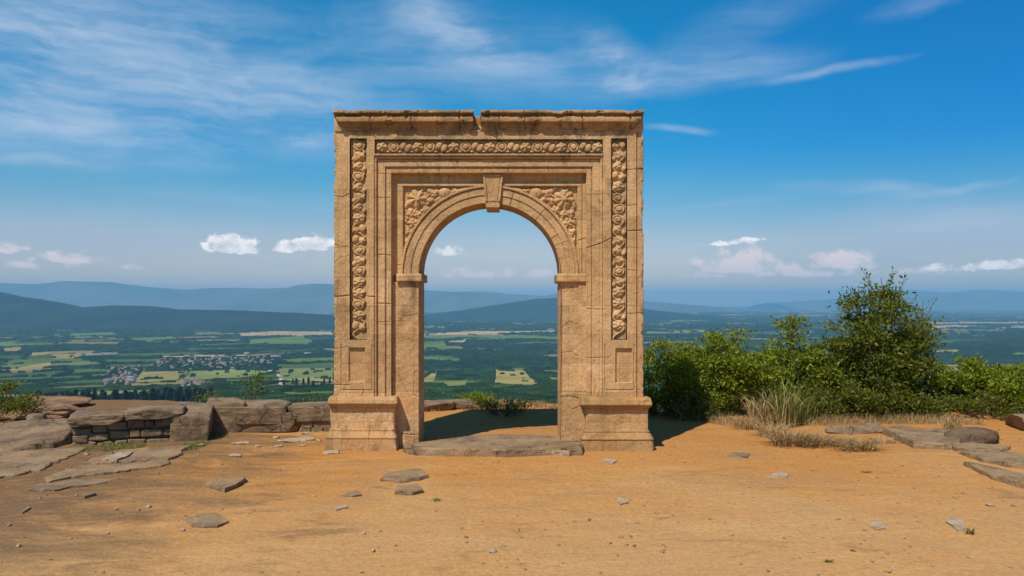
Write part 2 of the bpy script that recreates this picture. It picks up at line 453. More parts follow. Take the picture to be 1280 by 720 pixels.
# the clear sky everywhere; clouds only in the quarter of the sky where they stand
bgs = [nt.new('ShaderNodeBackground', {'Color': c_, 'Strength': .10}).outputs[0] for c_ in (skyc, c1, c2)]
low_sky = nt.math('LESS_THAN', n_el, .118)
cloudy = nt.math('MULTIPLY', nt.math('GREATER_THAN', n_el, -.01), nt.math('MULTIPLY', nt.math('LESS_THAN', nt.math('ABSOLUTE', n_az), 1.0), nt.math('LESS_THAN', n_el, .6)))
m1 = nt.new('ShaderNodeMixShader', {0: low_sky, 1: bgs[1], 2: bgs[2]}).outputs[0]
m2 = nt.new('ShaderNodeMixShader', {0: cloudy, 1: bgs[0], 2: m1}).outputs[0]
wo = nt.new('ShaderNodeOutputWorld'); nt.l.new(m2, wo.inputs[0])
W.cycles.sampling_method = 'MANUAL'; W.cycles.sample_map_resolution = 512

# ================================================================== HILLTOP GROUND
def edge_y(x):
    return 12.75 + .35 * vnoise(x * .6, 3.3, 0, 21) + .15 * vnoise(x * 2.3, 1.3, 0, 22) + .9 * sstep(-4.2, -6.5, x) - .2 * sstep(2, 5, x)

def ground_h(x, y):
    x = np.asarray(x, float); y = np.asarray(y, float)
    h = .035 * fbm(x * .45, y * .45, 0, 31, 3)
    flat = sstep(1.2, .3, np.maximum(np.abs(x + .27) - 1.9, np.abs(y - 9.7) - .6))
    h = h * (1 - flat) - .004 * flat
    h = h + .03 * sstep(-3.0, -7.0, x) * sstep(7.6, 10.4, y)          # the rocky rise on the left
    h = h + .05 * sstep(3.6, 6.4, x) * sstep(7.5, 10, y)
    h = h + .05 * sstep(10.9, 11.9, y) * sstep(.8, -.2, np.abs(x + .3) - 1.6)
    d = y - edge_y(x)
    h = h - np.where(d > 0, d * .75 + .2 * d * d, 0)
    d2 = np.abs(x) - 15
    h = h - np.where(d2 > 0, d2 * .8, 0)
    return h

def ground_detail(x, y):
    # wind and water worked streaks plus clods
    c, s = cos(.16), sin(.16)
    u, v = x * c + y * s, -x * s + y * c
    st = fbm(u * 1.6, v * 9, 0, 41, 4)
    d = .007 * np.maximum(st, -.2)
    cl = fbm(x * 9, y * 9, 0, 43, 4)
    d = d + .005 * cl
    tr = np.abs(fbm(u * 2.2, v * 7, 3.3, 47, 4))
    d = d - .010 * sstep(.05, 0, tr) * sstep(.0, .4, fbm(x * .8, y * .8, 0, 48, 2) + .1)   # small wash-outs
    return d

xs = np.concatenate([np.linspace(-24, -10.2, 70), np.arange(-10, 10, .026), np.linspace(10.2, 24, 70)])
ys = np.concatenate([np.linspace(-12, 3.8, 60), np.arange(3.9, 13.6, .024), np.linspace(13.7, 19, 40)])
XX, YY = np.meshgrid(xs, ys)
ZZ = ground_h(XX, YY) + ground_detail(XX, YY)
V = np.stack([XX, YY, ZZ], -1).reshape(-1, 3)

m, nt = material('dry_earth')
g = nt.new('ShaderNodeNewGeometry').outputs['Position']
rot = nt.mapping(g, rot=(0, 0, R(-12)), sc=(1, 2.3, 1))
big = nt.noise(g, .42, 4, .6, .6)
st1 = nt.noise(rot, 1.1, 7, .66, .7)
st2 = nt.noise(nt.mapping(g, rot=(0, 0, R(-14)), sc=(1, 5, 1), loc=(3, 2, 1)), 3.6, 7, .7, .6)
fine = nt.noise(g, 26, 3, .75)
grit = nt.noise(g, 130, 1, .7)
TAN = (.50, .27, .098); ORG = (.48, .215, .055); PAL = (.56, .355, .16); DRK = (.19, .105, .045); GRY = (.16, .10, .052)
sp = nt.new('ShaderNodeSeparateXYZ', {0: g})
c = nt.mix(nt.mapr(big, .38, .62), TAN, ORG)
pat = nt.noise(nt.mapping(g, loc=(4, 9, 0), sc=(1, 1.5, 1)), .9, 5, .62, .5)
c = nt.mix(nt.mapr(pat, .48, .62, 0, .65), c, (.36, .20, .085))
# more orange soil towards the brink of the hill, paler trodden soil nearer
far = nt.mapr(sp.outputs[1], 7.2, 9.2)
c = nt.mix(nt.math('MULTIPLY', far, .55), c, ORG)
near = nt.mapr(nt.math('ADD', sp.outputs[1], nt.math('MULTIPLY', sp.outputs[0], -.15)), 5.2, 8.8, .62, 0)
c = nt.mix(near, c, (.535, .315, .13))
c = nt.mix(nt.mapr(st1, .54, .74, 0, .50), c, PAL)
c = nt.mix(nt.mapr(st2, .54, .74, 0, .60), c, ORG)
c = nt.mix(nt.mapr(st1, .44, .30, 0, .42), c, DRK)
# dusty grey brown bedrock showing on the left
left = nt.mapr(nt.math('ADD', sp.outputs[0], nt.math('MULTIPLY', nt.math('SUBTRACT', st1, .5), 6)), -1.6, -4.2)
c = nt.mix(nt.math('MULTIPLY', left, .88), c, GRY)
c = nt.mix(nt.math('MULTIPLY', left, nt.mapr(st2, .5, .68, 0, .75)), c, (.40, .21, .085))
c = nt.mix(nt.mapr(nt.noise(nt.mapping(g, sc=(1, 2.4, 1), loc=(2, 8, 0)), 2.1, 6, .7), .60, .72, 0, .55), c, DRK)
fr = nt.mapr(fine, .28, .72, .80, 1.16, False)
c = nt.mix(1.0, c, nt.new('ShaderNodeCombineColor', {0: fr, 1: fr, 2: fr}).outputs[0], 'MULTIPLY')
spk = nt.mapr(grit, .66, .74, 0, .55)
c = nt.mix(spk, c, (.12, .07, .04))
vo = nt.new('ShaderNodeTexVoronoi', {'Vector': g, 'Scale': 34.0}).outputs[0]
peb = nt.mapr(vo, .10, .16, 1, 0)
peb = nt.math('MULTIPLY', peb, nt.mapr(nt.noise(g, 1.9, 4, .7), .52, .62))
c = nt.mix(nt.math('MULTIPLY', peb, .6), c, (.62, .46, .29))
h = nt.math('ADD', fine, nt.math('MULTIPLY', grit, .35))
h = nt.math('ADD', h, nt.math('MULTIPLY', st2, .4))
h = nt.math('ADD', h, nt.math('MULTIPLY', peb, .5))
finish(nt, c, .95, h, .022, .55, spec=.1)
EARTH = m
gme = make_mesh('hilltop_ground', V, grid_faces(len(ys), len(xs)), True, EARTH)
go = tag(obj('hilltop_ground', gme), 'dry orange brown earth of the hilltop', None, None, 'structure')
del XX, YY, ZZ, V

# pebbles and grit: nobody could count them
mb = MB()
rg = np.random.default_rng(5)
N = 3000
px = rg.uniform(-7.5, 8.5, N * 3); py = 4.4 + 8.2 * rg.uniform(0, 1, N * 3) ** 1.3
keep = (fbm(px * .7, py * .7, 0, 61, 3) > rg.uniform(-.5, .5, N * 3)) & ~((np.abs(px + .25) < 2.05) & (np.abs(py - 9.8) < .75))
px, py = px[keep][:N], py[keep][:N]
pz = ground_h(px, py) + ground_detail(px, py)
tV, tF = cube_grid(2, 2, 2)
P0 = tV * 2 - 1; P0 = P0 / np.linalg.norm(P0, axis=1, keepdims=True).clip(.01)
n = len(px); sz = .003 + .011 * rg.random(n) ** 4.0
allV = P0[None] * (1 + .25 * rg.normal(size=(n, len(P0), 1))) * (sz[:, None, None] * np.stack([rg.uniform(.8, 1.8, n), rg.uniform(.8, 1.4, n), rg.uniform(.35, .8, n)], -1)[:, None])
an = rg.uniform(0, 6.3, n); ca, sa = np.cos(an)[:, None], np.sin(an)[:, None]
x = allV[..., 0] * ca - allV[..., 1] * sa; y = allV[..., 0] * sa + allV[..., 1] * ca
allV = np.stack([x + px[:, None], y + py[:, None], allV[..., 2] + (pz + sz * .2)[:, None]], -1).reshape(-1, 3)
allF = (tF[None] + (np.arange(n) * len(P0))[:, None, None]).reshape(-1, 4)
PEB = mat_rock('pebble_stone', (.50, .32, .17), (.27, .16, .085), (.60, .44, .28), (.45, .24, .11), scale=3)
mb.add(allV, allF)
tag(mb.build('gravel', PEB), 'loose pebbles and grit scattered over the dry earth', 'gravel', None, 'stuff')

# ================================================================== THE STONE ARCH
YR = 9.42                      # plane of the recessed wall face
KPX = 9.3 / 1000               # metres per photo pixel on the facade
AC = 611.7; SPR = 342.0; RIN = 89.3   # arch centre, springing line, inner radius in photo pixels
ORG0 = ((AC - CX) * KPX, 9.65, 0.0)
arch = empty('stone_arch', ORG0, 'tall carved sandstone arch with one round-headed opening standing alone at the brink of the hill', 'arch')
def fx(u): return (np.asarray(u, float) - CX) * KPX
def fz(v): return CAM_H + (HY - np.asarray(v, float)) * KPX

def bump(U, Vv, cx, cy, rx, ry, rot, h, pet=0, depth=.25, ph=0.0, ring=0.0, spiral=0):
    c, s = cos(rot), sin(rot)
    dx, dy = U - cx, Vv - cy
    a = (dx * c + dy * s) / rx; b = (-dx * s + dy * c) / ry
    rho = np.sqrt(a * a + b * b); phi = np.arctan2(b, a)
    if pet: rho = rho * (1 + depth * (1 - np.abs(np.cos(pet * .5 * (phi + ph)))))
    hh = h * np.sqrt(np.clip(1 - rho ** 2.4, 0, 1))
    if pet: hh = hh * (1 - .35 * (1 - np.abs(np.cos(pet * .5 * (phi + ph)))) * sstep(.15, .4, rho))
    if ring: hh = np.where(rho < 1, hh * (1 - .55 * sstep(.22, 0, np.abs(rho - ring))), 0)
    if spiral: hh = np.where(rho < 1, hh * (.62 + .38 * np.cos(spiral * phi + rho * 9)), 0)
    return hh

def worn(U, Vv, seed, amp=.004):
    x, z = fx(U), fz(Vv)
    return amp * fbm(x * 7, z * 7, 0, seed, 4) + amp * .45 * fbm(x * 34, z * 34, 0, seed + 2, 3)

def groove(d, w, depth):            # d: distance in pixels
    return -depth * sstep(w, w * .3, np.abs(d))

def polydist(U, Vv, pts):
    best = np.full(U.shape, 1e9)
    for (x0, y0), (x1, y1) in zip(pts[:-1], pts[1:]):
        dx, dy = x1 - x0, y1 - y0; L = dx * dx + dy * dy
        t = np.clip(((U - x0) * dx + (Vv - y0) * dy) / L, 0, 1)
        best = np.minimum(best, np.hypot(U - x0 - t * dx, Vv - y0 - t * dy))
    return best

CRACKS = [  # cracks and open joints in photo pixels: (points, half width, depth)
    ([(418, 371), (440, 369), (469, 371)], .9, .020), ([(418, 245), (428, 247), (437, 243)], .7, .010),
    ([(732, 310), (752, 304), (765, 297), (783, 289), (804, 288)], .8, .016), ([(472, 379), (489, 380)], .8, .014),
    ([(472, 318), (489, 319)], .7, .012), ([(472, 403), (489, 402)], .6, .010), ([(472, 217), (489, 217)], .5, .008), ([(472, 247), (489, 247)], .5, .008),
    ([(418, 306), (430, 309), (437, 308)], .6, .009), ([(418, 436), (438, 433)], .6, .008), ([(418, 480), (437, 481)], .7, .012),
    ([(795, 213), (800, 211), (804, 213)], .9, .02), ([(783, 213), (795, 212)], .6, .01), ([(783, 392), (804, 391)], .6, .01), ([(733, 386), (756, 387)], .7, .01),
    ([(733, 243), (756, 243)], .5, .008), ([(733, 448), (763, 446)], .6, .009), ([(739, 470), (745, 482), (742, 497)], .6, .01),
    ([(686, 200), (686, 216)], .6, .01), ([(571, 200), (573, 208)], .6, .01), ([(585, 208), (585, 216)], .6, .01), ([(636, 208), (635, 216)], .5, .01),
    ([(422, 352), (431, 362), (436, 371)], .5, .008), ([(452, 497), (456, 488), (453, 478)], .6, .01), ([(783, 258), (796, 256)], .5, .008), ([(418, 330), (426, 322), (437, 320)], .5, .007),
    ([(783, 337), (795, 339)], .5, .008), ([(469, 163), (470, 174)], .6, .015), ([(548, 163), (547, 174)], .6, .015), ([(620, 163), (622, 175), (604, 160)], .7, .015), ([(727, 157), (726, 175)], .7, .012)]

def frame_h(U, Vv):
    """relief of the flat framing: protrusion in metres in front of the recessed wall"""
    M = lambda c: c
    # distance outward from the recess rectangle (489..733 x, top 216): positive in the frame
    dl = 489 - U; dr = U - 733; dt = 216 - Vv
    d = np.maximum(np.maximum(dl, dr), dt)
    h = np.full(U.shape, 0.0)
    h = np.where(d > 0, .100 + .004 * sstep(0, 1.2, d), h)
    h = np.where(d > 7.2, .122, h)
    h = np.where(d > 17.0, .150, h)
    h = h + groove(d - 7.0, .9, .016) + groove(d - 17.2, 1.0, .022) + groove(d - 20.3, .9, .014) + groove(d - 1.8, .5, .004)
    h = np.where(d > 20.6, .166, h)
    # outer strips, set back slightly with a deep line at their inner edge
    h = h + np.where(U < 437, -.006, 0) + np.where(U > 796, -.012, 0)
    h = h + groove(U - 795.6, 1.0, .025) * (Vv > 164)
    h = h + groove(U - 792.6, .5, .006) * (Vv > 174)
    h = h + groove(U - 433.5, .45, .005) * (Vv > 200)
    # sunk panels near the foot of each pier
    for (x0, x1, y0, y1, X0, X1, Y0, Y1) in ((437, 457, 434, 477, 427.5, 466, 430, 487), (769, 789.5, 435, 478, 756, 792, 430, 487)):
        inside = (U > x0) & (U < x1) & (Vv > y0) & (Vv < y1)
        h = np.where(inside, h - .030, h)
        e = np.minimum(np.minimum(np.abs(U - X0), np.abs(U - X1)) + 1e3 * ((Vv < Y0) | (Vv > Y1)), np.minimum(np.abs(Vv - Y1), 99) + 1e3 * ((U < X0) | (U > X1)))
        h = h + groove(e, .8, .012)
    for pts, w, dep in CRACKS:
        h = h + groove(polydist(U, Vv, pts), w, dep)
    return h

def body_joints(U, Vv):
    # faint courses that do not line up from strip to strip
    col = np.floor(U / 17.0)
    off = _hash(col.astype(np.int64), np.zeros_like(col).astype(np.int64), np.zeros_like(col).astype(np.int64), 5) * 30
    w = (Vv + off + .6 * vnoise(U * .2, Vv * .1, 0, 6)) % 33.0
    return groove(np.minimum(w, 33 - w), .45, .0025) * (vnoise(col, 0, 0, 3) > -.1)

def xshift(U, Vv):
    """wear of the outer arrises: the outline itself is nibbled"""
    n_ = fbm(Vv * .06, np.sign(U - 600) * 3.0, 0, 91, 5)
    bite = 1.7 * sstep(.10, .62, n_) + .45 * fbm(Vv * .4, np.sign(U - 600) * 5.0, 0, 92, 3)
    wl = sstep(424, 418, U); wr = sstep(798, 804, U)
    return U + wl * np.maximum(bite, -.2) - wr * np.maximum(bite, -.2)

def hpatch(name, u0, u1, v0, v1, f, mat, parent=arch, step=.5, back=9.47, mask=None, seed=0, amp=.004, smooth=True, skirt=True):
    nu = max(3, int(round((u1 - u0) / step)) + 1); nv = max(3, int(round((v1 - v0) / step)) + 1)
    us = np.linspace(u0, u1, nu); vs = np.linspace(v0, v1, nv)
    U, Vv = np.meshgrid(us, vs)
    h = f(U, Vv) + worn(U, Vv, 77, amp)
    X, Z, Y = fx(xshift(U, Vv)), fz(Vv), YR - h
    if mask is None and skirt:
        X = np.pad(X, 1, 'edge'); Z = np.pad(Z, 1, 'edge'); Y = np.pad(Y, 1, constant_values=back)
        nu += 2; nv += 2
    V = np.stack([X, Y, Z], -1).reshape(-1, 3)
    F = grid_faces(nv, nu)[:, ::-1]
    if mask is not None:
        k = mask(U, Vv).reshape(-1)
        F = F[k[F].all(1)]
        used = np.unique(F); mp = np.full(len(V), -1); mp[used] = np.arange(len(used))
        V = V[used]; F = mp[F]
    V = V - np.asarray(ORG0)
    o = obj(name, make_mesh(name, V, F, smooth, mat), parent)
    return o

# --- the masonry core with the round-headed opening
def core():
    mb = MB()
    n = 72; nd = 12
    y0, y1 = 9.455, 9.96
    th = np.linspace(pi, 0, n)
    ax, az_ = AC + RIN * np.cos(th) , SPR - RIN * np.sin(th)
    L, Rr, T = 419.0, 803.0, 142.5
    inner = [(AC - RIN, 560)] + [(AC - RIN, v) for v in np.linspace(540, 350, 20)] + list(zip(ax, az_)) + [(AC + RIN, v) for v in np.linspace(350, 540, 20)] + [(AC + RIN, 560)]
    inner = np.array(inner)
    # project each inner point outward to the outline
    outer = []
    for u, v in inner:
        if v > SPR: outer.append((L if u < AC else Rr, v))
        else:
            dx, dy = u - AC, v - SPR
            t = min([(L - AC) / dx if dx < -1e-6 else 1e9, (Rr - AC) / dx if dx > 1e-6 else 1e9, (T - SPR) / dy if dy < -1e-6 else 1e9])
            outer.append((AC + dx * t, SPR + dy * t))
    outer = np.array(outer)
    # keep both top corners
    for cx_ in (L, Rr):
        k = np.argmin(np.hypot(outer[:, 0] - cx_, outer[:, 1] - T)); outer[k] = (cx_, T)
    m_ = len(inner)
    # front, back
    for y, fl in ((y0, True), (y1, False)):
        k = 8
        t = np.linspace(0, 1, k)[:, None, None]
        P = inner[None] * (1 - t) + outer[None] * t
        X, Z = fx(P[..., 0]), fz(P[..., 1])
        Y = y + (.012 * fbm(X * 5, Z * 5, 0, 3, 3) if y == y1 else 0)
        mb.add(np.stack([X, np.broadcast_to(Y, X.shape), Z], -1).reshape(-1, 3), grid_faces(k, m_, flip=fl))
    # soffit and outer side
    for ring, fl, a in ((inner, False, 1), (outer, True, 0)):
        ys_ = np.linspace(y0 - (.09 if a else 0), y1, nd)
        X = np.broadcast_to(fx(ring[:, 0])[None], (nd, m_)); Z = np.broadcast_to(fz(ring[:, 1])[None], (nd, m_)); Y = np.broadcast_to(ys_[:, None], (nd, m_))
        d = .004 * fbm(X * 8, Y * 8, Z * 8, 9, 4)
        X = X + d; Z = Z - d * .5
        mb.add(np.stack([X, Y, Z], -1).reshape(-1, 3), grid_faces(nd, m_, flip=not fl))
    return mb.build('masonry_core', SAND, arch, True, ORG0)
core()

# --- outer piers and lintel band (front relief)
pf = lambda U, Vv: frame_h(U, Vv) + body_joints(U, Vv)
def cut(U, Vv):  # openings left for the carved panels
    return ~(((U > 438.2) & (U < 459.3) & (Vv > 174.2) & (Vv < 424.3)) | ((U > 763.2) & (U < 782.8) & (Vv > 174.2) & (Vv < 424.3)) | ((U > 469.2) & (U < 752.8) & (Vv > 175.2) & (Vv < 192.8)))
def rough_edge(U, Vv, f):
    # chipped outer arris
    e = np.minimum(U - 417.5, 804.3 - U)
    n_ = fbm(Vv * .11, U * .05, 0, 15, 4)
    return f - .02 * sstep(3.2 + 2.5 * n_, 0, e) * sstep(-.1, .35, n_) - .03 * sstep(.9, 0, e)
pier_f = lambda U, Vv: rough_edge(U, Vv, pf(U, Vv)) + .006 * np.maximum(0, fbm(U * .12, Vv * .05, 1, 8, 4)) * (U < 437)
def edge_skirt(name, x, v0, v1, right):
    """worn outer flank of the pier joining the front relief to the core"""
    nv, nd = 200, 8
    vs = np.linspace(v0, v1, nv); t = np.linspace(0, 1, nd)
    VV, TT = np.meshgrid(vs, t)
    front = YR - (pier_f(np.full_like(VV, x), VV) + worn(np.full_like(VV, x), VV, 77))
    Y = front * (1 - TT) + 9.97 * TT
    X = fx(xshift(np.full_like(VV, float(x)), VV)) + (1 if right else -1) * (.006 * fbm(Y * 6, fz(VV) * 6, 0, 4, 4) * np.minimum(1, TT * 8))
    Vx = np.stack([X, Y, fz(VV)], -1).reshape(-1, 3)
    return Vx, grid_faces(nd, nv, flip=not right)

def pier(x0, x1, xo, right):
    o = hpatch('pier', x0, x1, 163.5, 500, pier_f, SAND, mask=cut)
    # flank joined into the same mesh
    V2, F2 = edge_skirt('flank', xo, 163.5, 500, right)
    me = o.data
    n0 = len(me.vertices)
    V1 = np.empty(n0 * 3, np.float32); me.vertices.foreach_get('co', V1); V1 = V1.reshape(-1, 3)
    F1 = np.empty(len(me.polygons) * 4, np.int32); me.polygons.foreach_get('vertices', F1); F1 = F1.reshape(-1, 4)
    # inner return of the frame (next to the recess)
    vs = np.linspace(163.5 if False else 216, 500, 120); xi = x1 if not right else x0
    VV, TT = np.meshgrid(vs, [0, 1])
    fr = YR - (pier_f(np.full_like(VV, xi), VV) + worn(np.full_like(VV, xi), VV, 77))
    V3 = np.stack([np.full_like(VV, fx(xi)), fr * (1 - TT) + 9.46 * TT, fz(VV)], -1).reshape(-1, 3)
    F3 = grid_faces(2, len(vs), flip=right)
    V = np.concatenate([V1, V2 - np.asarray(ORG0), V3 - np.asarray(ORG0)]); F = np.concatenate([F1, F2 + n0, F3 + n0 + len(V2)])
    o.data = make_mesh('pier', V, F, True, SAND)
    return o
pier(417.6, 489, 417.6, False)
pier(733, 804.2, 804.2, True)
lin = hpatch('lintel', 489, 733, 163.5, 216, pf, SAND, mask=cut)
# underside of the lintel
mb = MB(); us = np.linspace(489, 733, 240); UU, TT = np.meshgrid(us, np.linspace(0, 1, 4))
fr = YR - (pf(UU, np.full_like(UU, 216.0)) + worn(UU, np.full_like(UU, 216.0), 77))
mb.add(np.stack([fx(UU), fr * (1 - TT) + 9.46 * TT, np.full_like(UU, fz(216.0))], -1).reshape(-1, 3), grid_faces(4, 240))
mb.build('lintel_soffit', SAND, lin, True, (0, 0, 0)).data.transform(__import__('mathutils').Matrix.Translation([-c for c in ORG0]))

# --- recess: wall face, inner jamb strips, spandrel frames
def recess_h(U, Vv):
    h = np.zeros(U.shape)
    rr = np.hypot(U - AC, Vv - SPR)
    # fillet framing the spandrels
    fr = ((U > 495) & (U < 503)) | ((U > 722.5) & (U < 728.5))
    h = np.where(fr & (Vv > 228), .030, h)
    h = np.where((Vv > 228) & (Vv < 231.5) & (U > 495) & (U < 728.5), .034, h)
    h = np.where((U > 728.5) & (Vv > 228), .045, h)
    h = h + groove(U - 728.5, .6, .008) * (Vv > 228) + groove(U - 502.6, .6, .010) * (Vv > 231)
    h = h + groove(polydist(U, Vv, [(723, 300), (733, 297)]), .6, .01) + groove(polydist(U, Vv, [(495, 331), (503, 330)]), .6, .01) + groove(polydist(U, Vv, [(560, 216), (560, 229)]), .5, .01) + groove(polydist(U, Vv, [(535, 228), (536, 216)]), .5, .01)
    return h
def recess_mask(U, Vv):
    rr = np.hypot(U - AC, Vv - SPR)
    return ~((U > 503.2) & (U < 722.3) & (Vv > 231.7)) & ~((rr < 100) & (Vv <= SPR + 1)) & ~((U > 508) & (U < 715) & (Vv > SPR))
hpatch('recess_wall', 489, 733, 216, 343.5, recess_h, SAND, mask=recess_mask)

# --- spandrels
def spandrel(left):
    rg = np.random.default_rng(3 if left else 8)
    sgn = 1 if left else -1
    cx0 = 503 if left else 722.5
    Bs = []
    def q(dx, dy): return cx0 + sgn * dx, 231 + dy
    # large corner flower and the trail of leaves and buds that dwindles along both arms
    x, y = q(17, 16); Bs.append((x, y, 14.5, 13, .3 * sgn, .050, 7, .28, .4, 0, 0)); Bs.append((x + 2, y + 1, 6, 6, 0, .062, 5, .2, 1.1, .5, 0))
    for dx, dy, rx, ry, ro, hh, pet in [
        (39, 9, 8, 6.5, .2, .042, 3), (52, 8.5, 8.5, 7.5, 0, .048, 0), (52, 8.5, 4, 4, 0, .056, 4), (65, 6.5, 7, 4.5, -.1, .040, 3), (76, 4.5, 7, 3.0, -.1, .034, 0), (87, 2.8, 6, 2, -.08, .026, 0),
        (33, 19, 7.5, 5, .8, .044, 3), (43, 17, 6, 4, .3, .036, 2), (27, 31, 8, 6, .9, .046, 5), (18, 36, 6, 6, 0, .040, 4), (8, 35, 5.5, 7, 0, .042, 3), (12, 47, 7.5, 8, .2, .048, 5), (21, 45, 4, 5, .6, .036, 0),
        (6, 58, 5, 6, 0, .042, 3), (11.5, 62, 4, 5, .4, .036, 2), (5, 70, 4, 6, .2, .038, 3), (4.5, 81, 3, 5, .1, .032, 0), (3.6, 90, 2, 5, .05, .026, 0), (33, 6, 4, 4, 0, .034, 0), (4, 24, 3.5, 6, 0, .03, 2)]:
        x, y = q(dx, dy); Bs.append((x, y, rx, ry, ro * sgn * -1, hh, pet, .3, rg.uniform(0, 3), 0, 0))
    for k in range(26):
        t = rg.uniform(0, 1); dx, dy = (rg.uniform(4, 60), rg.uniform(2, 12)) if k % 2 else (rg.uniform(2, 12), rg.uniform(20, 75))
        x, y = q(dx, dy); Bs.append((x, y, rg.uniform(1.4, 3), rg.uniform(1.4, 3), rg.uniform(0, 3), rg.uniform(.018, .04), 0, 0, 0, 0, 0))
    def f(U, Vv):
        h = np.full(U.shape, -.012)
        for (a, b, rx, ry, ro, hh, pet, dep, ph, ring, spi) in Bs:
            h = np.maximum(h, bump(U, Vv, a, b, rx, ry, ro, hh, pet, dep, ph, ring, spi) - .012)
        # curling stems
        t = np.linspace(0, 1, 30)
        s1 = np.stack([cx0 + sgn * (17 + 70 * t), 231 + 14 + 3.5 * np.sin(t * 15) * (1 - t) - 11 * t], -1)
        s2 = np.stack([cx0 + sgn * (14 - 10 * t + 4 * np.sin(t * 14) * (1 - t)), 231 + 20 + 68 * t], -1)
        for s_ in (s1, s2):
            d = polydist(U, Vv, [tuple(p) for p in s_])
            h = np.maximum(h, .028 * np.sqrt(np.clip(1 - (d / 1.7) ** 2, 0, 1)) - .012)
        return h
    if left: u0, u1 = 503, 604
    else: u0, u1 = 619, 722.5
    mk = lambda U, Vv: (np.hypot(U - AC, Vv - SPR) > 107.5)
    hpatch('spandrel', u0, u1, 231.5, 343, f, SAND, mask=mk, step=.4)
spandrel(True); spandrel(False)

# --- carved vertical panels and frieze
def vine(seed, x0, x1, y0, y1):
    """a climbing scroll: round bosses and leaf pairs, each set apart by a clean dark gap"""
    rg = np.random.default_rng(seed)
    cx_ = (x0 + x1) / 2
    Bs = []; y = y0 + 8; k = 0
    while y < y1 - 6:
        kind = rg.integers(0, 4); sd = 1 if k % 2 else -1
        if kind == 0:      # rosette
            Bs += [(cx_, y, 8.6, 6.8, 0, .044, 5, .10, rg.uniform(0, 3), 0, 0), (cx_, y, 2.8, 2.6, 0, .052, 0, 0, 0, 0, 0)]; dy = 14.2
        elif kind == 1:    # pair of leaves
            Bs += [(cx_ - 4.4 * sd, y - 1.4, 4.6, 5.6, .5 * sd, .040, 0, 0, 0, 0, 0), (cx_ + 4.4 * sd, y + 1.2, 4.6, 5.8, -.5 * sd, .044, 2, .12, 0, 0, 0)]; dy = 12.8
        elif kind == 2:    # scroll
            Bs += [(cx_ - .6 * sd, y, 8.2, 6.4, .2 * sd, .046, 0, 0, 0, .58, 0)]; dy = 13.4
        else:              # curled leaf over a small bud
            Bs += [(cx_ + 1.6 * sd, y - .6, 7.2, 5.4, .55 * sd, .044, 3, .12, .6, 0, 0), (cx_ - 6.4 * sd, y + 3.6, 3.2, 3.4, 0, .036, 0, 0, 0, 0, 0)]; dy = 12.8
        y += dy; k += 1
    def f(U, Vv):
        base = .112
        h = np.full(U.shape, base)
        for b in Bs:
            m_ = np.abs(Vv - b[1]) < 14
            h[m_] = np.maximum(h[m_], base + .85 * bump(U[m_], Vv[m_], *b))
        st = cx_ + 6.8 * np.sin((Vv - y0) * .235 + seed)
        return np.maximum(h, base + .026 * np.sqrt(np.clip(1 - ((U - st) / 1.7) ** 2, 0, 1)))
    return f
hpatch('carved_panel', 438.2, 459.3, 174.2, 424.3, vine(4, 438.2, 459.3, 174.2, 424.3), SAND, step=.4)
hpatch('carved_panel', 763.2, 782.8, 174.2, 424.3, vine(9, 763.2, 782.8, 174.2, 424.3), SAND, step=.4)

def frieze_f(U, Vv):
    base = .118; h = np.full(U.shape, base)
    x = 477.6; k = 0; cy = 184
    while x < 750:
        m_ = np.abs(U - x) < 13
        u, v = U[m_], Vv[m_]
        if k % 3 == 0: t = np.maximum(bump(u, v, x, cy, 7.3, 7.6, 0, .046, 5, .08, k * .7), bump(u, v, x, cy, 2.6, 2.6, 0, .054))
        elif k % 3 == 1: t = bump(u, v, x, cy, 7.3, 7.5, .3, .046, 0, 0, 0, .55)
        else: t = np.maximum(bump(u, v, x - 3.3, cy - 1.6, 4.2, 6.2, .5, .042), bump(u, v, x + 3.3, cy + 1.6, 4.2, 6.2, .5, .046))
        h[m_] = np.maximum(h[m_], base + t * .85)
        for sy in (-1, 1): h[m_] = np.maximum(h[m_], base + bump(u, v, x + 7.6, cy + 6.2 * sy, 2.4, 1.8, 0, .028))
        x += 14.95; k += 1
    return h
hpatch('frieze', 469.2, 752.8, 175.2, 192.8, frieze_f, SAND, step=.4)

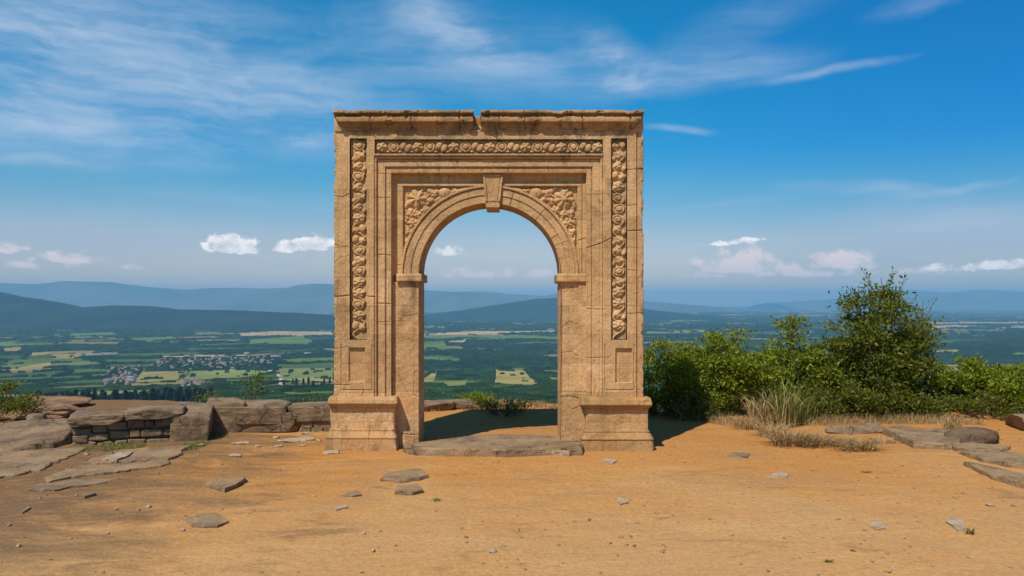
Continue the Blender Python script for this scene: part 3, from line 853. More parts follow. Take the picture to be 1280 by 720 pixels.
# --- archivolt: two plain fascias and an outer fillet, worked in polar rings, with the soffit edge
def archivolt():
    rs = np.concatenate([np.arange(RIN - .2, 113.6, .45)])
    th = np.linspace(-.004, pi + .004, 900)
    RR, TH = np.meshgrid(rs, th)
    U = AC - RR * np.cos(TH); Vv = SPR - RR * np.sin(TH)
    h = np.where(RR < 98.8, .030, .040)
    h = np.where(RR > 108.6, .056, h); h = np.where(RR > 111.8, .020, h)
    h = h + groove(RR - 98.8, .7, .012) + groove(RR - 108.4, .8, .018)
    # radial joints between voussoirs, a few open and many faint
    for a, w, d, r0, r1 in [(.42, .4, .003, 89, 109), (.9, .4, .003, 89, 99), (1.3, .5, .004, 99, 109),
                            (1.86, .7, .012, 89, 109), (2.28, .6, .010, 89, 109), (2.62, .7, .012, 89, 100), (2.74, .5, .008, 89, 109), (2.93, .4, .004, 89, 109)]:
        dd = np.abs(TH - a) * RR
        h = h + groove(dd, w, d) * ((RR > r0) & (RR < r1))
    h = h + worn(U, Vv, 79, .004)
    Y = YR - h
    # turn the first ring back to form the soffit edge, the last one to close on the wall
    X, Z = fx(U), fz(Vv)
    X = np.concatenate([X[:, :1], X, X[:, -1:]], 1); Z = np.concatenate([Z[:, :1], Z, Z[:, -1:]], 1)
    Y = np.concatenate([np.full((len(th), 1), 9.47), Y, np.full((len(th), 1), 9.44)], 1)
    V = np.stack([X, Y, Z], -1).reshape(-1, 3) - np.asarray(ORG0)
    return obj('archivolt', make_mesh('archivolt', V, grid_faces(len(th), len(rs) + 2, flip=True)[:, ::-1][:, ::-1], True, SAND), arch)
archivolt()

# --- keystone: tapered block with a sunk face, its foot below the arch ring
def keystone():
    top, bot = 216.8, 258.5
    def f(U, Vv):
        t = (Vv - top) / (bot - top)
        c = 615.5 + 0 * t
        half = 12.8 - 4.4 * t
        h = np.full(U.shape, .072)
        d = np.abs(U - (616.2 - .6 * t)) - half
        h = h + groove(d + 3.2, .7, .012)
        h = np.where(d + 3.2 < 0, h - .006, h)
        h = h + groove((U - 616) % 4.6 - 2.3, .5, .0015) * (d < -4)
        h = np.where(Vv > 250.6, .058, h)
        return h
    nu, nv = 66, 90
    T, Q = np.meshgrid(np.linspace(0, 1, nv), np.linspace(-1, 1, nu), indexing='ij')
    Vv = top + T * (bot - top); U = (616.2 - .6 * T) + Q * (12.8 - 4.4 * T)
    h = f(U, Vv) + worn(U, Vv, 81, .004)
    X = np.pad(fx(U), 1, 'edge'); Z = np.pad(fz(Vv), 1, 'edge'); Y = np.pad(YR - h, 1, constant_values=9.44)
    Y[-1] = 9.9
    V = np.stack([X, Y, Z], -1).reshape(-1, 3) - np.asarray(ORG0)
    obj('keystone', make_mesh('keystone', V, grid_faces(nv + 2, nu + 2)[:, ::-1], True, SAND), arch)
keystone()

def px_box(mb, u0, u1, v0, v1, yf, yb, **k):
    """worn block whose FRONT face fills the given photo pixels at depth yf"""
    a = A(u0, v1, yf); b = A(u1, v0, yf)
    V, F = rbox((a[0], yf, a[2]), (b[0], yb, b[2]), **k); mb.add(V, F)

# --- impost blocks and the inner jambs below them
for side in (0, 1):
    mb = MB()
    if side == 0: px_box(mb, 495.2, 527.3, 342, 352.3, 9.345, 9.985, cell=.03, r=.006, seed=11)
    else: px_box(mb, 696.8, 733.0, 342, 353, 9.345, 9.985, cell=.03, r=.006, seed=12)
    mb.build('impost', SAND, arch, True, ORG0)
    def jf(U, Vv, side=side):
        h = np.full(U.shape, .030)
        if side == 0:
            h = h + groove(U - 517.5, .5, .006) + groove(polydist(U, Vv, [(521, 465), (517, 466), (516, 495), (521, 497)]), .7, .01)
            h = h + groove(polydist(U, Vv, [(495, 393), (505, 396), (521, 392)]), .5, .007) + groove(polydist(U, Vv, [(495, 430), (510, 424), (521, 436)]), .4, .006)
            h = h + groove(polydist(U, Vv, [(497, 470), (512, 500), (521, 515)]), .5, .007)
            h = h + groove(polydist(U, Vv, [(497, 544), (521, 545)]), .6, .01)
        else:
            h = h + np.where(U > 723.5, .016, 0) + groove(U - 723.5, .6, .008) + groove(U - 704.5, .5, .008)
            h = h + groove(polydist(U, Vv, [(701, 497), (712, 496), (724, 499), (727, 508), (716, 513)]), .7, .012)
            h = h + groove(polydist(U, Vv, [(703, 410), (712, 402), (723, 406)]), .5, .007) + groove(polydist(U, Vv, [(706, 366), (716, 358), (722, 372), (714, 380), (707, 376), (706, 366)]), .4, .006)
            h = h + groove(polydist(U, Vv, [(701, 442), (715, 440), (723, 446)]), .5, .007)
            h = np.where((Vv > 492), h + .012, h)
        h = h + .008 * np.maximum(0, fbm(U * .09, Vv * .09, 2, 44, 4))
        return h
    o = hpatch('inner_jamb', 489 if side == 0 else AC + RIN - .2, AC - RIN + .2 if side == 0 else 735, 352, 562, jf, SAND, back=9.5)

# --- pedestals
def pedestal(side):
    e = empty('pedestal', (0, 0, 0)); e.parent = arch
    L = side == 0
    cxm = (A(450.5, 0, 9.2)[0] if L else A(771.5, 0, 9.2)[0])
    def prof_box(name, rows, seed, mat):
        """moulding: rows of (photo y, half width px, front Y, centre px), swept round the block"""
        mb = MB()
        rows2 = []
        for (r0, r1) in zip(rows[:-1], rows[1:]):
            k = max(2, int(abs(r1[0] - r0[0]) / .8))
            for t in np.linspace(0, 1, k, endpoint=False): rows2.append([r0[i] * (1 - t) + r1[i] * t for i in range(4)])
        rows2.append(list(rows[-1]))
        loops = []
        n1, n2 = 90, 40
        for v, hw, yf, c in rows2:
            x0, z = A(c - hw, v, yf)[0], A(0, v, yf)[2]; x1 = A(c + hw, v, yf)[0]
            yb = 9.62 + (9.45 - yf)
            yb = 9.97 + (9.42 - yf) * .8
            front = np.stack([np.linspace(x0, x1, n1), np.full(n1, yf)], -1)
            right = np.stack([np.full(n2, x1), np.linspace(yf, yb, n2)], -1)
            bk = front[::-1].copy(); bk[:, 1] = yb
            lf = np.stack([np.full(n2, x0), np.linspace(yb, yf, n2)], -1)
            P = np.concatenate([front, right[1:], bk[1:], lf[1:-1]])
            P3 = np.concatenate([P, np.full((len(P), 1), z)], 1)
            # chipped corners
            cc = np.array([(x0 + x1) / 2, (yf + yb) / 2])
            for cx_, cy_ in ((x0, yf), (x1, yf)):
                d = np.hypot(P3[:, 0] - cx_, P3[:, 1] - cy_)
                amt = .007 * np.exp(-(d / .02) ** 2) * (1 + 1.6 * vnoise(z * 9, cx_ * 7, 0, seed))
                P3[:, 0] += np.sign(cc[0] - cx_) * amt; P3[:, 1] += np.sign(cc[1] - cy_) * amt
            loops.append(P3)
        P = np.array(loops); m_, n_ = P.shape[:2]
        nn = fbm(P[..., 0] * 7, P[..., 1] * 7, P[..., 2] * 7, seed, 4)
        P[..., 1] -= .006 * nn
        # dents along the projecting edges
        P[..., 1] += (.012 if name == 'cap' else .003) * sstep(.3, .7, fbm(P[..., 0] * 11, P[..., 2] * 20, 0, seed + 4, 3)) * (P[..., 1] < 9.4)
        for jx, jw in (((428, 1), (462, 1)) if L and rows[0][0] > 530 else (((455, 1),) if L else ())):
            X0 = A(jx, 540, 9.2)[0]
            P[..., 1] += .010 * np.exp(-((P[..., 0] - X0) / .005) ** 2) * (P[..., 1] < 9.4)
        mb.add(P.reshape(-1, 3), grid_faces(m_, n_, wrap=True)[:, ::-1])
        for row in (0, -1):   # caps
            ring = P[row]; c = ring.mean(0, keepdims=True)
            V = np.concatenate([ring, c]); k = len(ring)
            F = np.array([(i, (i + 1) % k, k) if row == 0 else ((i + 1) % k, i, k) for i in range(k)])
            mb.add(V, F)
        o = mb.build(name, mat, None, True, (0, 0, 0)); o.parent = e
        o.data.transform(__import__('mathutils').Matrix.Translation([-c_ for c_ in ORG0]))
        return o
    if L:
        c1, c2, c3 = 452.8, 453, 450.4
        prof_box('cap', [(495.5, 38, 9.262, 452.5), (496.5, 42, 9.215, c1), (498.5, 43.0, 9.20, c1), (500, 43.5, 9.19, c1), (504.5, 44.5, 9.175, c1), (505.6, 43.6, 9.185, c1), (508.5, 41.5, 9.215, c2), (511, 40.4, 9.235, c2)], 31, SAND_DARK)
        prof_box('die', [(509.5, 40.0, 9.245, c2), (536.5, 40.0, 9.245, c2)], 32, SAND)
        prof_box('plinth', [(535.5, 40.6, 9.24, c2), (537.5, 41.8, 9.225, 452), (539, 41.4, 9.228, 452), (542.5, 42.6, 9.205, 451), (546.5, 44.6, 9.18, c3), (548, 44.8, 9.175, c3), (548.8, 44.2, 9.182, c3), (562.5, 45.2, 9.17, c3), (567, 45.2, 9.17, c3)], 33, SAND_DARK)
    else:
        c1, c2, c3 = 770.4, 771, 772.2
        prof_box('cap', [(496, 38, 9.262, 770), (497.5, 42.6, 9.215, c1), (499, 43.0, 9.20, c1), (501, 43.8, 9.19, c1), (506, 44.8, 9.17, c1), (507.5, 44.0, 9.18, c1), (510, 40.8, 9.215, c2), (512, 39.6, 9.235, c2)], 34, SAND_DARK)
        prof_box('die', [(510.5, 39.2, 9.24, 771.4), (539, 39.2, 9.24, 771.4)], 35, SAND)
        prof_box('plinth', [(537.5, 39.8, 9.235, 771.4), (539.5, 41.4, 9.215, 771.6), (541, 41.0, 9.22, 771.6), (544, 43.0, 9.195, 772), (548.5, 45.6, 9.165, c3), (549.6, 45.8, 9.16, c3), (550.4, 45.2, 9.17, c3), (565.5, 45.9, 9.15, c3), (570, 45.9, 9.15, c3)], 36, SAND_DARK)
pedestal(0); pedestal(1)

# --- cornice in two lengths with the break between them
def cornice_piece(u0, u1, mitre_l, mitre_r, seed):
    # profile: (photo y, protrusion, inset at a mitred end in px)
    prof = [(141.0, -.02, 0), (140.6, .06, 0), (140.8, .250, 0), (141.4, .258, 0), (144.5, .262, .5), (144.8, .212, 1.5), (146.6, .212, 2.0), (148.4, .236, 3), (152.0, .250, 4.5), (155.4, .250, 6.5), (156.0, .206, 7.5), (158.2, .200, 9), (159, .190, 10), (161.6, .186, 12), (163.4, .180, 14.5), (165.4, .170, 16.5), (166.2, .10, 16.5)]
    pr = []
    for a, b in zip(prof[:-1], prof[1:]):
        k = 4 if abs(a[1] - b[1]) > .1 else 3
        for t in np.linspace(0, 1, k, endpoint=False): pr.append([a[i] * (1 - t) + b[i] * t for i in range(3)])
    pr.append(list(prof[-1])); pr = np.array(pr)
    n = int((u1 - u0) / .5)
    s = np.linspace(0, 1, n)
    ua = u0 + (pr[:, 2] if mitre_l else 0 * pr[:, 2]); ub = u1 - (pr[:, 2] if mitre_r else 0 * pr[:, 2])
    U = ua[None] * (1 - s[:, None]) + ub[None] * s[:, None]
    Vv = np.broadcast_to(pr[:, 0][None], U.shape).copy(); h = np.broadcast_to(pr[:, 1][None], U.shape).copy()
    # broken ends
    if not mitre_l: U = U + np.where(s[:, None] < .02, 1.6 * fbm(Vv * .3, h * 20, 0, seed, 3) + 1.0 * sstep(143, 160, Vv) * 0, 0)
    if not mitre_r: U = U + np.where(s[:, None] > .98, 1.6 * fbm(Vv * .3, h * 20, 0, seed, 3), 0)
    # chips bitten out of the front edges
    ch = fbm(U * .10, Vv * .16, 0, seed + 1, 4)
    h = h - .022 * sstep(.34, .6, ch) * (h > .12) - .0035 * fbm(U * .35, Vv * .3, 0, seed + 2, 3)
    Vv = Vv + 1.5 * sstep(.30, .6, fbm(U * .07, 1.7, 0, seed + 6, 3)) * (Vv < 145) + .25 * fbm(U * .3, Vv * .2, 0, seed + 9, 3)
    for ju in (465, 515, 575.5, 624, 656, 727, 787):
        if u0 < ju < u1: h = h - .022 * np.exp(-((U - ju + .8 * vnoise(Vv * .3, 0, 0, int(ju))) / .7) ** 2) * (h > .05)
    X, Z, Y = fx(U), fz(Vv), YR - h
    V = np.stack([X, Y, Z], -1); nr, nc = V.shape[:2]
    bk = V[:, :1].copy(); bk[..., 1] = 9.975
    V = np.concatenate([bk, V], 1); nc += 1
    mb = MB(); mb.add(V.reshape(-1, 3), grid_faces(nr, nc)[:, ::-1])
    for r in (0, nr - 1):     # end faces
        ring = V[r]; c = np.array([[ring[0, 0], 9.7, ring[:, 2].min()]])
        P = np.concatenate([ring, c, ]); k = len(ring)
        F = np.array([(i, i + 1, k) for i in range(k - 1)]) if r else np.array([(i + 1, i, k) for i in range(k - 1)])
        mb.add(P, F)
    return mb
mb = cornice_piece(419.2, 591.8, True, False, 51); mb.build('cornice', SAND_DARK, arch, True, ORG0)
mb = cornice_piece(601.5, 803.0, False, True, 57); mb.build('cornice', SAND_DARK, arch, True, ORG0)
# outermost corner strips beside the cornice and the dark break behind the gap
mb = MB()
px_box(mb, 591.0, 602.5, 144.5, 166, 9.345, 9.9, cell=.02, r=.01, rn=.02, amp=.012, seed=61)
mb.build('broken_backing', SAND_DARK, arch, True, ORG0)
mb = MB()
px_box(mb, 417.6, 437, 147, 165.5, 9.25, 9.9, cell=.02, r=.006, rn=.012, amp=.006, seed=62)
px_box(mb, 791, 804.4, 143, 165.5, 9.252, 9.9, cell=.02, r=.006, rn=.02, amp=.008, seed=63)
px_box(mb, 436, 792, 157, 166, 9.285, 9.9, cell=.05, seed=64)
mb.build('attic_band', SAND, arch, True, ORG0)
# loose flakes lying on top
for (a, b, t, yf) in ((700, 715, 138.6, 9.26), (736, 779, 138.2, 9.25), (652, 666, 139.8, 9.24)):
    P = A((a + b) / 2, 140.4, yf)
    w = (b - a) / 1000 * yf
    mb = MB(); V, F = rock((P[0], P[1] + .1, P[2] + .006), (w, .22, .032), 0, int(a), 8, .85, .1); mb.add(V, F)
    mb.build('top_flake', SAND_DARK, arch, False, ORG0)

# ================================================================== WALLS, SLABS, BOULDERS
def gz(x, y): return float(ground_h(np.array([x]), np.array([y]))[0])

def dry_wall(name, label, p0, p1, height, depth, rows, cop, seed, boulder=None, copjit=.03, end_open=False):
    """p0,p1: ground ends of the front face; height(t) total; rows of squared stones under a coping of big slabs"""
    rg = np.random.default_rng(seed)
    p0 = np.array(p0[:2]); p1 = np.array(p1[:2]); L = np.linalg.norm(p1 - p0); d = (p1 - p0) / L; nrm = np.array([-d[1], d[0]])  # nrm points back
    z0 = gz(*p0) - .06
    root = empty(name, (*p0, z0), label, 'wall', 'ruined dry stone walls')
    ang = atan2(d[1], d[0])
    def place(V, s, t, zc):
        c, s_ = cos(ang), sin(ang)
        X = p0[0] + (s + V[:, 0]) * c - (t + V[:, 1]) * s_
        Y = p0[1] + (s + V[:, 0]) * s_ + (t + V[:, 1]) * c
        return np.stack([X, Y, z0 + zc + V[:, 2]], -1)
    mb = MB()
    V, F = rbox((0, 0, 0), (L - .1, depth - .12, 1), cell=.2, seed=seed)
    V = V.copy(); V[:, 2] *= height(0.5) - cop
    mb.add(place(V, .05, .07, 0), F)      # rubble fill behind the faces
    z = 0.0
    for r, rh in enumerate(rows):
        s = 0.0
        while s < L - .05:
            w = min(rg.uniform(.9, 2.4) * rh * 1.1, L - s)
            if L - s - w < .08: w = L - s
            g_ = .010
            hh = rh * rg.uniform(.86, 1.0)
            V, F = rock((0, 0, 0), (w - g_, .24, hh - g_), 0, int(rg.integers(1e6)), 8, 1.0, .03, 1.2, (rg.normal() * .015, rg.normal() * .015), cuts=(1.22, 1.5))
            zs = z * (height(min(1, s / L)) - cop) / sum(rows)
            mb.add(place(V, s + w / 2, .12 + rg.uniform(-.02, .02), zs + hh / 2), F)
            s += w
        z += rh
    mb.build('stonework', GREY, root, True, (*p0, z0))
    mb = MB(); s = -.03
    while s < L:
        w = min(rg.uniform(.55, 1.1), L + .05 - s)
        if L - s - w < .2: w = L + .05 - s
        hc = cop * rg.uniform(.85, 1.15); t = (s + w / 2) / L
        V, F = rock((0, 0, 0), (w - .012, depth + rg.uniform(0, .1), hc), 0, int(rg.integers(1e6)), 18, 1.0, .045, 1.5, (rg.normal() * .015 + .01, rg.normal() * .02), cuts=(1.15, 1.5))
        mb.add(place(V, s + w / 2, depth / 2 - .03 + rg.uniform(-.02, .02), height(min(1, max(0, t))) - hc / 2 + rg.normal() * copjit * .4), F)
        s += w
    mb.build('coping', GREY, root, True, (*p0, z0))
    if boulder:
        s, w, dd, hh = boulder
        mb = MB(); V, F = rock((0, 0, 0), (w, dd, hh), .15, seed + 7, 26, .8, .12, 1.4, cuts=(.9, 1.2))
        mb.add(place(V, s, dd / 2 - .08, hh / 2 - .09), F)
        mb.build('end_boulder', GREY, root, True, (*p0, z0))
    return root

pa0, pa1 = G(90, 560), G(226, 553)
dry_wall('stone_wall', 'low grey dry stone wall with dark open end, left of the gap in the wall', pa0, pa1,
         lambda t: .34 + .10 * min(1, t * 2.6) + .02 * t, .46, [.11, .10, .10], .10, 5)
# the leaning end block of that wall with its dark broken end
mb = MB(); c_ = G(229, 552)
V, F = rock((c_[0] - .02, c_[1] + .34, .17), (.44, .85, .40), .30, 71, 24, 1.0, .05, 1.2, (.05, -.07), cuts=(1.15, 1.5)); mb.add(V, F)
o = mb.build('end_block', GREY, bpy.data.objects['stone_wall'], True, tuple(bpy.data.objects['stone_wall'].location))
pb0, pb1 = G(257, 541), G(418, 538.5)
wb = dry_wall('stone_wall', 'low dry stone wall with thick rounded coping running from a pale boulder to the left foot of the arch', pb0, pb1,
         lambda t: .40 - .03 * t, .55, [.12, .11], .20, 15, boulder=(.18, .62, .6, .56), copjit=.01)
V, F = rock((0, 0, 0), (1.15, .30, .26), 0, 73, 20, 1.0, .05, 1.3, cuts=(1.1, 1.5))
mb = MB(); q_ = G(316, 540); mb.add(V + np.array([q_[0], q_[1] + .12, .13]), F)
mb.build('face_boulder', GREY, wb, True, tuple(wb.location))

def single(name, label, cat, mat, center, size, rot, seed, n=16, box=.6, amp=.16, tilt=(0, 0), group=None, smooth=False, sink=.25, fr=1.6):
    x, y = center[0], center[1]
    z = gz(x, y)
    V, F = rock((0, 0, 0), size, rot, seed, n, box, amp, fr, tilt)
    V[:, 2] += size[2] * (.5 - sink)
    o = obj(name, make_mesh(name, V, F, smooth, mat), None, (x, y, z))
    return tag(o, label, cat, group)

def slab(name, label, pts, thick, mat, seed, cat='slab', group=None, tilt=(0, 0), z=0.0, rough=.02, lift=None, wave=.35):
    """flat stone with the photo outline pts (pixels on the ground), broken edges and real thickness"""
    P = np.array([G(a, b)[:2] for a, b in pts])
    # resample the outline
    Q = []
    for i in range(len(P)):
        a, b = P[i], P[(i + 1) % len(P)]; k = max(2, int(np.linalg.norm(b - a) / .035))
        for t in np.linspace(0, 1, k, endpoint=False): Q.append(a * (1 - t) + b * t)
    Q = np.array(Q); c = Q.mean(0); n = len(Q)
    area = .5 * np.sum(Q[:, 0] * np.roll(Q[:, 1], -1) - np.roll(Q[:, 0], -1) * Q[:, 1])
    if area < 0: Q = Q[::-1]
    jit = fbm(Q[:, 0] * 9, Q[:, 1] * 9, 0, seed, 4)
    out = Q - c; rl = np.linalg.norm(out, axis=1, keepdims=True)
    Q = c + out * (1 + (jit * rough)[:, None] / np.maximum(rl, .05))
    z0 = gz(*c) + z
    rings = []
    nz = lambda X, Y: wave * thick * fbm(X * 2.2, Y * 2.2, 0, seed + 1, 4) + .004 * fbm(X * 18, Y * 18, 0, seed + 2, 3)
    def lz(X, Y): return tilt[0] * (X - c[0]) + tilt[1] * (Y - c[1])
    for s, dz, ab in ((1.0, -.12, 0), (1.0, thick * .35, 0), (.995, thick * .8, 0), (.975, thick * 1.0, 1), (.93, thick, 1), (.85, thick, 1), (.7, thick, 1), (.52, thick, 1), (.34, thick, 1), (.16, thick, 1)):
        R_ = c + (Q - c) * s
        if not ab:
            st = .010 * vnoise(R_[:, 0] * 12, R_[:, 1] * 12, dz * 60, seed + 5)[:, None]
            R_ = R_ + (Q - c) / np.maximum(rl, .05) * st
        zz = z0 + dz + lz(R_[:, 0], R_[:, 1]) * (1 if dz > 0 else 0) + nz(R_[:, 0], R_[:, 1]) * (1 if ab else (.6 if dz > 0 else 0))
        rings.append(np.concatenate([R_, zz[:, None]], 1))
    V = np.concatenate(rings + [np.array([[c[0], c[1], z0 + thick + nz(c[0], c[1])]])])
    F4 = grid_faces(len(rings), n, wrap=True)
    F3 = np.array([((len(rings) - 1) * n + i, (len(rings) - 1) * n + (i + 1) % n, len(rings) * n) for i in range(n)])
    org = np.array([c[0], c[1], z0])
    o = obj(name, make_mesh(name, V - org, [F4, F3], False, mat), None, tuple(org))
    me = o.data; sm = np.zeros(len(me.polygons), bool); sm[n * 3:] = True
    me.polygons.foreach_set('use_smooth', sm)
    return tag(o, label, cat, group)

# threshold in the arch
slab('threshold_slab', 'broad worn grey stone step lying in the arch opening between the two pedestals', [(503, 564), (512, 568), (545, 570), (590, 570), (632, 571), (680, 569), (728, 569), (730, 562), (722, 553), (690, 551.5), (640, 551), (604, 551), (566, 556), (524, 561)], .085, SLAB, 3, 'step', rough=.012, wave=.10)
slab('step_stone', 'small pale block tucked under the right end of the threshold step', [(688, 566), (712, 566), (712, 570), (690, 570)], .05, PALE, 4, 'stone', rough=.01)

# bedrock sheets and slabs on the left
slab('rock_sheet', 'wide flat grey rock sheet with a dark broken right edge, below the left dry wall', [(122, 575), (145, 567), (238, 561), (229, 570), (205, 580), (160, 582), (105, 584)], .035, SLAB, 11, 'rock', z=-.01, rough=.06)
slab('rock_sheet', 'long thin grey rock sheet stepping down under the wide sheet on the left', [(52, 602), (100, 586), (150, 583), (212, 580), (206, 585), (140, 594), (90, 600), (60, 607)], .03, SLAB, 12, 'rock', z=-.012, rough=.06)
slab('rock_sheet', 'flat grey rock sheet cut by the left picture edge', [(-40, 572), (60, 566), (108, 564), (92, 573), (50, 592), (0, 600), (-40, 602)], .035, SLAB, 13, 'rock', z=-.015, rough=.06)
slab('rock_sheet', 'pale cream flake lying on the wide grey rock sheet', [(128, 581), (148, 572), (166, 571), (158, 577), (146, 582)], .018, PALE, 14, 'rock', z=.022, rough=.02)
slab('rock_sheet', 'dark grey low rock sheet at the lower left below the other sheets', [(34, 614), (60, 603), (110, 601), (150, 600), (120, 608), (70, 614)], .02, GREY, 15, 'rock', z=-.008, rough=.05)
# the big dark tilted slab left of the wall
slab('leaning_slab', 'big dark grey slab with a sloping top and sheer right end, beside the left wall', [(-70, 568), (20, 567), (66, 563), (92, 556), (93, 548), (84, 543), (40, 544), (-70, 548)], .11, GREY, 21, 'slab', tilt=(.04, .13), rough=.05)
single('earthen_outcrop', 'reddish brown earthy outcrop behind the big dark slab on the left', 'outcrop', EARTHROCK, (-6.85, 11.7), (1.2, .9, .24), .1, 22, 34, .7, .2, sink=.30)
single('earthen_outcrop', 'long low brown outcrop at the brink, left of the dry wall', 'outcrop', EARTHROCK, (-7.5, 12.7), (1.5, .9, .22), 0, 24, 34, .6, .2, sink=.3)
single('dark_stone', 'small dark stone standing between the brown outcrop and the wall', 'stone', GREY, tuple(G(44, 538)[:2]), (.26, .2, .26), .3, 23, 14, .6, .2)
# rocks seen through the arch
single('rock', 'flat grey rock on the brink seen low through the arch on its left', 'rock', GREY, (-1.20, 12.35), (.75, .5, .17), .1, 25, 18, .6, .2, sink=.15)
single('rock', 'rounded brown rock on the brink right of the flat grey one, seen through the arch', 'rock', GREY, (-.78, 12.45), (.50, .4, .16), .4, 26, 18, .5, .2, sink=.15)
# loose slabs in the foreground
slab('broken_slab', 'grey broken slab with pale left end in the left foreground', [(255, 610), (272, 601), (283, 602), (287, 606), (276, 616), (262, 612)], .03, SLAB, 31, 'slab', rough=.01)
slab('broken_slab', 'narrow grey slab piece leaning against the pale broken slab', [(276, 616), (286, 607), (306, 601), (307, 604), (296, 611), (281, 617)], .045, SLAB, 32, 'slab', rough=.01)
slab('broken_slab', 'thin sunken grey slab with dark notch at its right corner', [(230, 652), (250, 645), (270, 644), (286, 654), (272, 660), (240, 660)], .014, SLAB, 33, 'slab', rough=.015)
slab('broken_slab', 'longest grey flagstone lying before the left pedestal', [(475, 602), (484, 594), (504, 590), (526, 588), (536, 597), (524, 600), (500, 603)], .03, SLAB, 34, 'slab', rough=.012)
slab('broken_slab', 'thick short flagstone in front of the longest one', [(493, 617), (497, 610), (522, 608), (529, 615), (516, 618)], .035, SLAB, 35, 'slab', rough=.01)
slab('broken_slab', 'faint half buried grey stone left of the thick short flagstone', [(426, 621), (436, 616), (448, 615), (452, 620), (440, 622)], .014, SLAB, 36, 'slab', rough=.01)
slab('broken_slab', 'small cream sliver left of the short flagstone', [(418, 637), (432, 633), (435, 635), (420, 640)], .012, PALE, 37, 'slab', rough=.005)
slab('broken_slab', 'small dark grey sliver in the left foreground below the rock sheets', [(104, 622), (118, 619), (120, 621), (106, 625)], .022, GREY, 38, 'slab', rough=.006)
slab('broken_slab', 'dark thin sliver at the far left of the foreground', [(26, 641), (36, 635), (39, 637), (28, 643)], .018, GREY, 39, 'slab', rough=.006)
# right side slabs and boulders
slab('long_slab', 'long flat brown slab lying at the foot of the tallest shrub', [(1104, 545), (1120, 541), (1160, 546), (1202, 557), (1201, 565), (1180, 566), (1142, 563)], .08, SLAB, 41, 'slab', rough=.02)
single('boulder', 'rounded dark brown boulder among the slabs at the right', 'boulder', DARKROCK, tuple(G(1216, 557)[:2]), (.60, .40, .23), -.1, 42, 24, .12, .12, smooth=True, sink=.2)
single('boulder', 'low pale boulder left of the rounded dark one', 'boulder', GREY, tuple(G(1172, 548)[:2]), (.5, .3, .12), .1, 43, 18, .6, .16, smooth=True)
single('boulder', 'large pale flat boulder cut by the right picture edge', 'boulder', SLAB, (7.35, 10.6), (1.7, 1.0, .27), -.25, 44, 28, .7, .14, smooth=True, sink=.3)
slab('edge_slab', 'long narrow stone kerb slab running off the right picture edge', [(1204, 583), (1216, 584), (1300, 604), (1320, 618), (1290, 613), (1240, 600)], .055, SLAB, 45, 'slab', rough=.015)
slab('edge_slab', 'orange stained flat slab between the kerb slab and the boulders', [(1200, 571), (1226, 567), (1300, 578), (1330, 592), (1290, 590), (1230, 580)], .045, SLAB, 46, 'slab', rough=.03)
slab('edge_slab', 'low grey slab at the foot of the large pale boulder', [(1190, 566), (1215, 561), (1262, 566), (1250, 573), (1210, 572)], .05, SLAB, 47, 'slab', rough=.03)
single('low_rock', 'low grey rock half hidden in dry grass under the shrubs', 'rock', GREY, tuple(G(1068, 541)[:2]), (.8, .4, .14), 0, 48, 18, .6, .16, sink=.35)
slab('pale_stone', 'flat cream stone with angular outline and a green tuft beside it', [(1182, 653), (1190, 649), (1203, 652), (1208, 663), (1198, 665), (1192, 660)], .022, PALE, 51, 'stone', rough=.008)
slab('pale_stone', 'small flat cream stone left of the angular one', [(1087, 659), (1092, 654), (1103, 656), (1108, 662), (1096, 664)], .020, PALE, 52, 'stone', rough=.006)
slab('pale_stone', 'pale stone set in the soil in front of the right pedestal', [(769, 628), (778, 624), (786, 630), (776, 633)], .012, PALE, 53, 'stone', rough=.006)
slab('pale_stone', 'buff flat patch of stone right of the arch', [(960, 597), (970, 590), (986, 593), (984, 597)], .010, PALE, 54, 'stone', rough=.012)
slab('pale_stone', 'flat cream flake just in front of the right pedestal', [(752, 577), (760, 573), (772, 576), (766, 580)], .012, PALE, 55, 'stone', rough=.006)
slab('pale_stone', 'grey flat stone beside the arch shadow on the right', [(910, 570), (918, 566), (938, 568), (934, 572)], .016, GREY, 56, 'stone', rough=.012)
# pale splinters before the left wall
k = 0
for (a, b, w, r_) in [(300, 556, 24, .35), (345, 547, 9, .2), (350, 551, 7, .2), (370, 551, 30, .22), (384, 549, 22, .05), (383, 542, 14, .25), (398, 551, 8, 0), (378, 557, 10, .5), (294, 571, 15, .1), (348, 558, 10, .6), (250, 559, 10, .2), (414, 566, 20, .12), (322, 559, 8, .1),
                      (108, 571, 7, .1), (146, 640, 4, 0), (186, 637, 6, .2), (173, 641, 3, 0), (12, 659, 3, 0), (23, 684, 4, 0), (228, 664, 5, .4), (455, 668, 5, .3), (616, 692, 10, .1), (1237, 632, 9, .1), (990, 706, 4, 0), (1115, 709, 5, .1), (855, 577, 4, 0), (1012, 600, 4, 0), (1090, 702, 4, 0), (466, 690, 4, 0), (392, 622, 4, .2), (135, 669, 4, .3)]:
    p = G(a, b); sz = w / 1000 * p[1]
    V, F = rock((0, 0, 0), (sz, sz * .5 + .03, .016 + sz * .09), r_, 300 + k, 7, .7, .25, 1.6)
    o = obj('stone_chip', make_mesh('stone_chip', V + np.array([0, 0, .004]), F, False, PALE), None, (p[0], p[1], gz(p[0], p[1]) + .004))
    tag(o, 'small pale stone chip lying loose on the bare earth', 'stone chip', 'pale stone chips on the ground'); k += 1

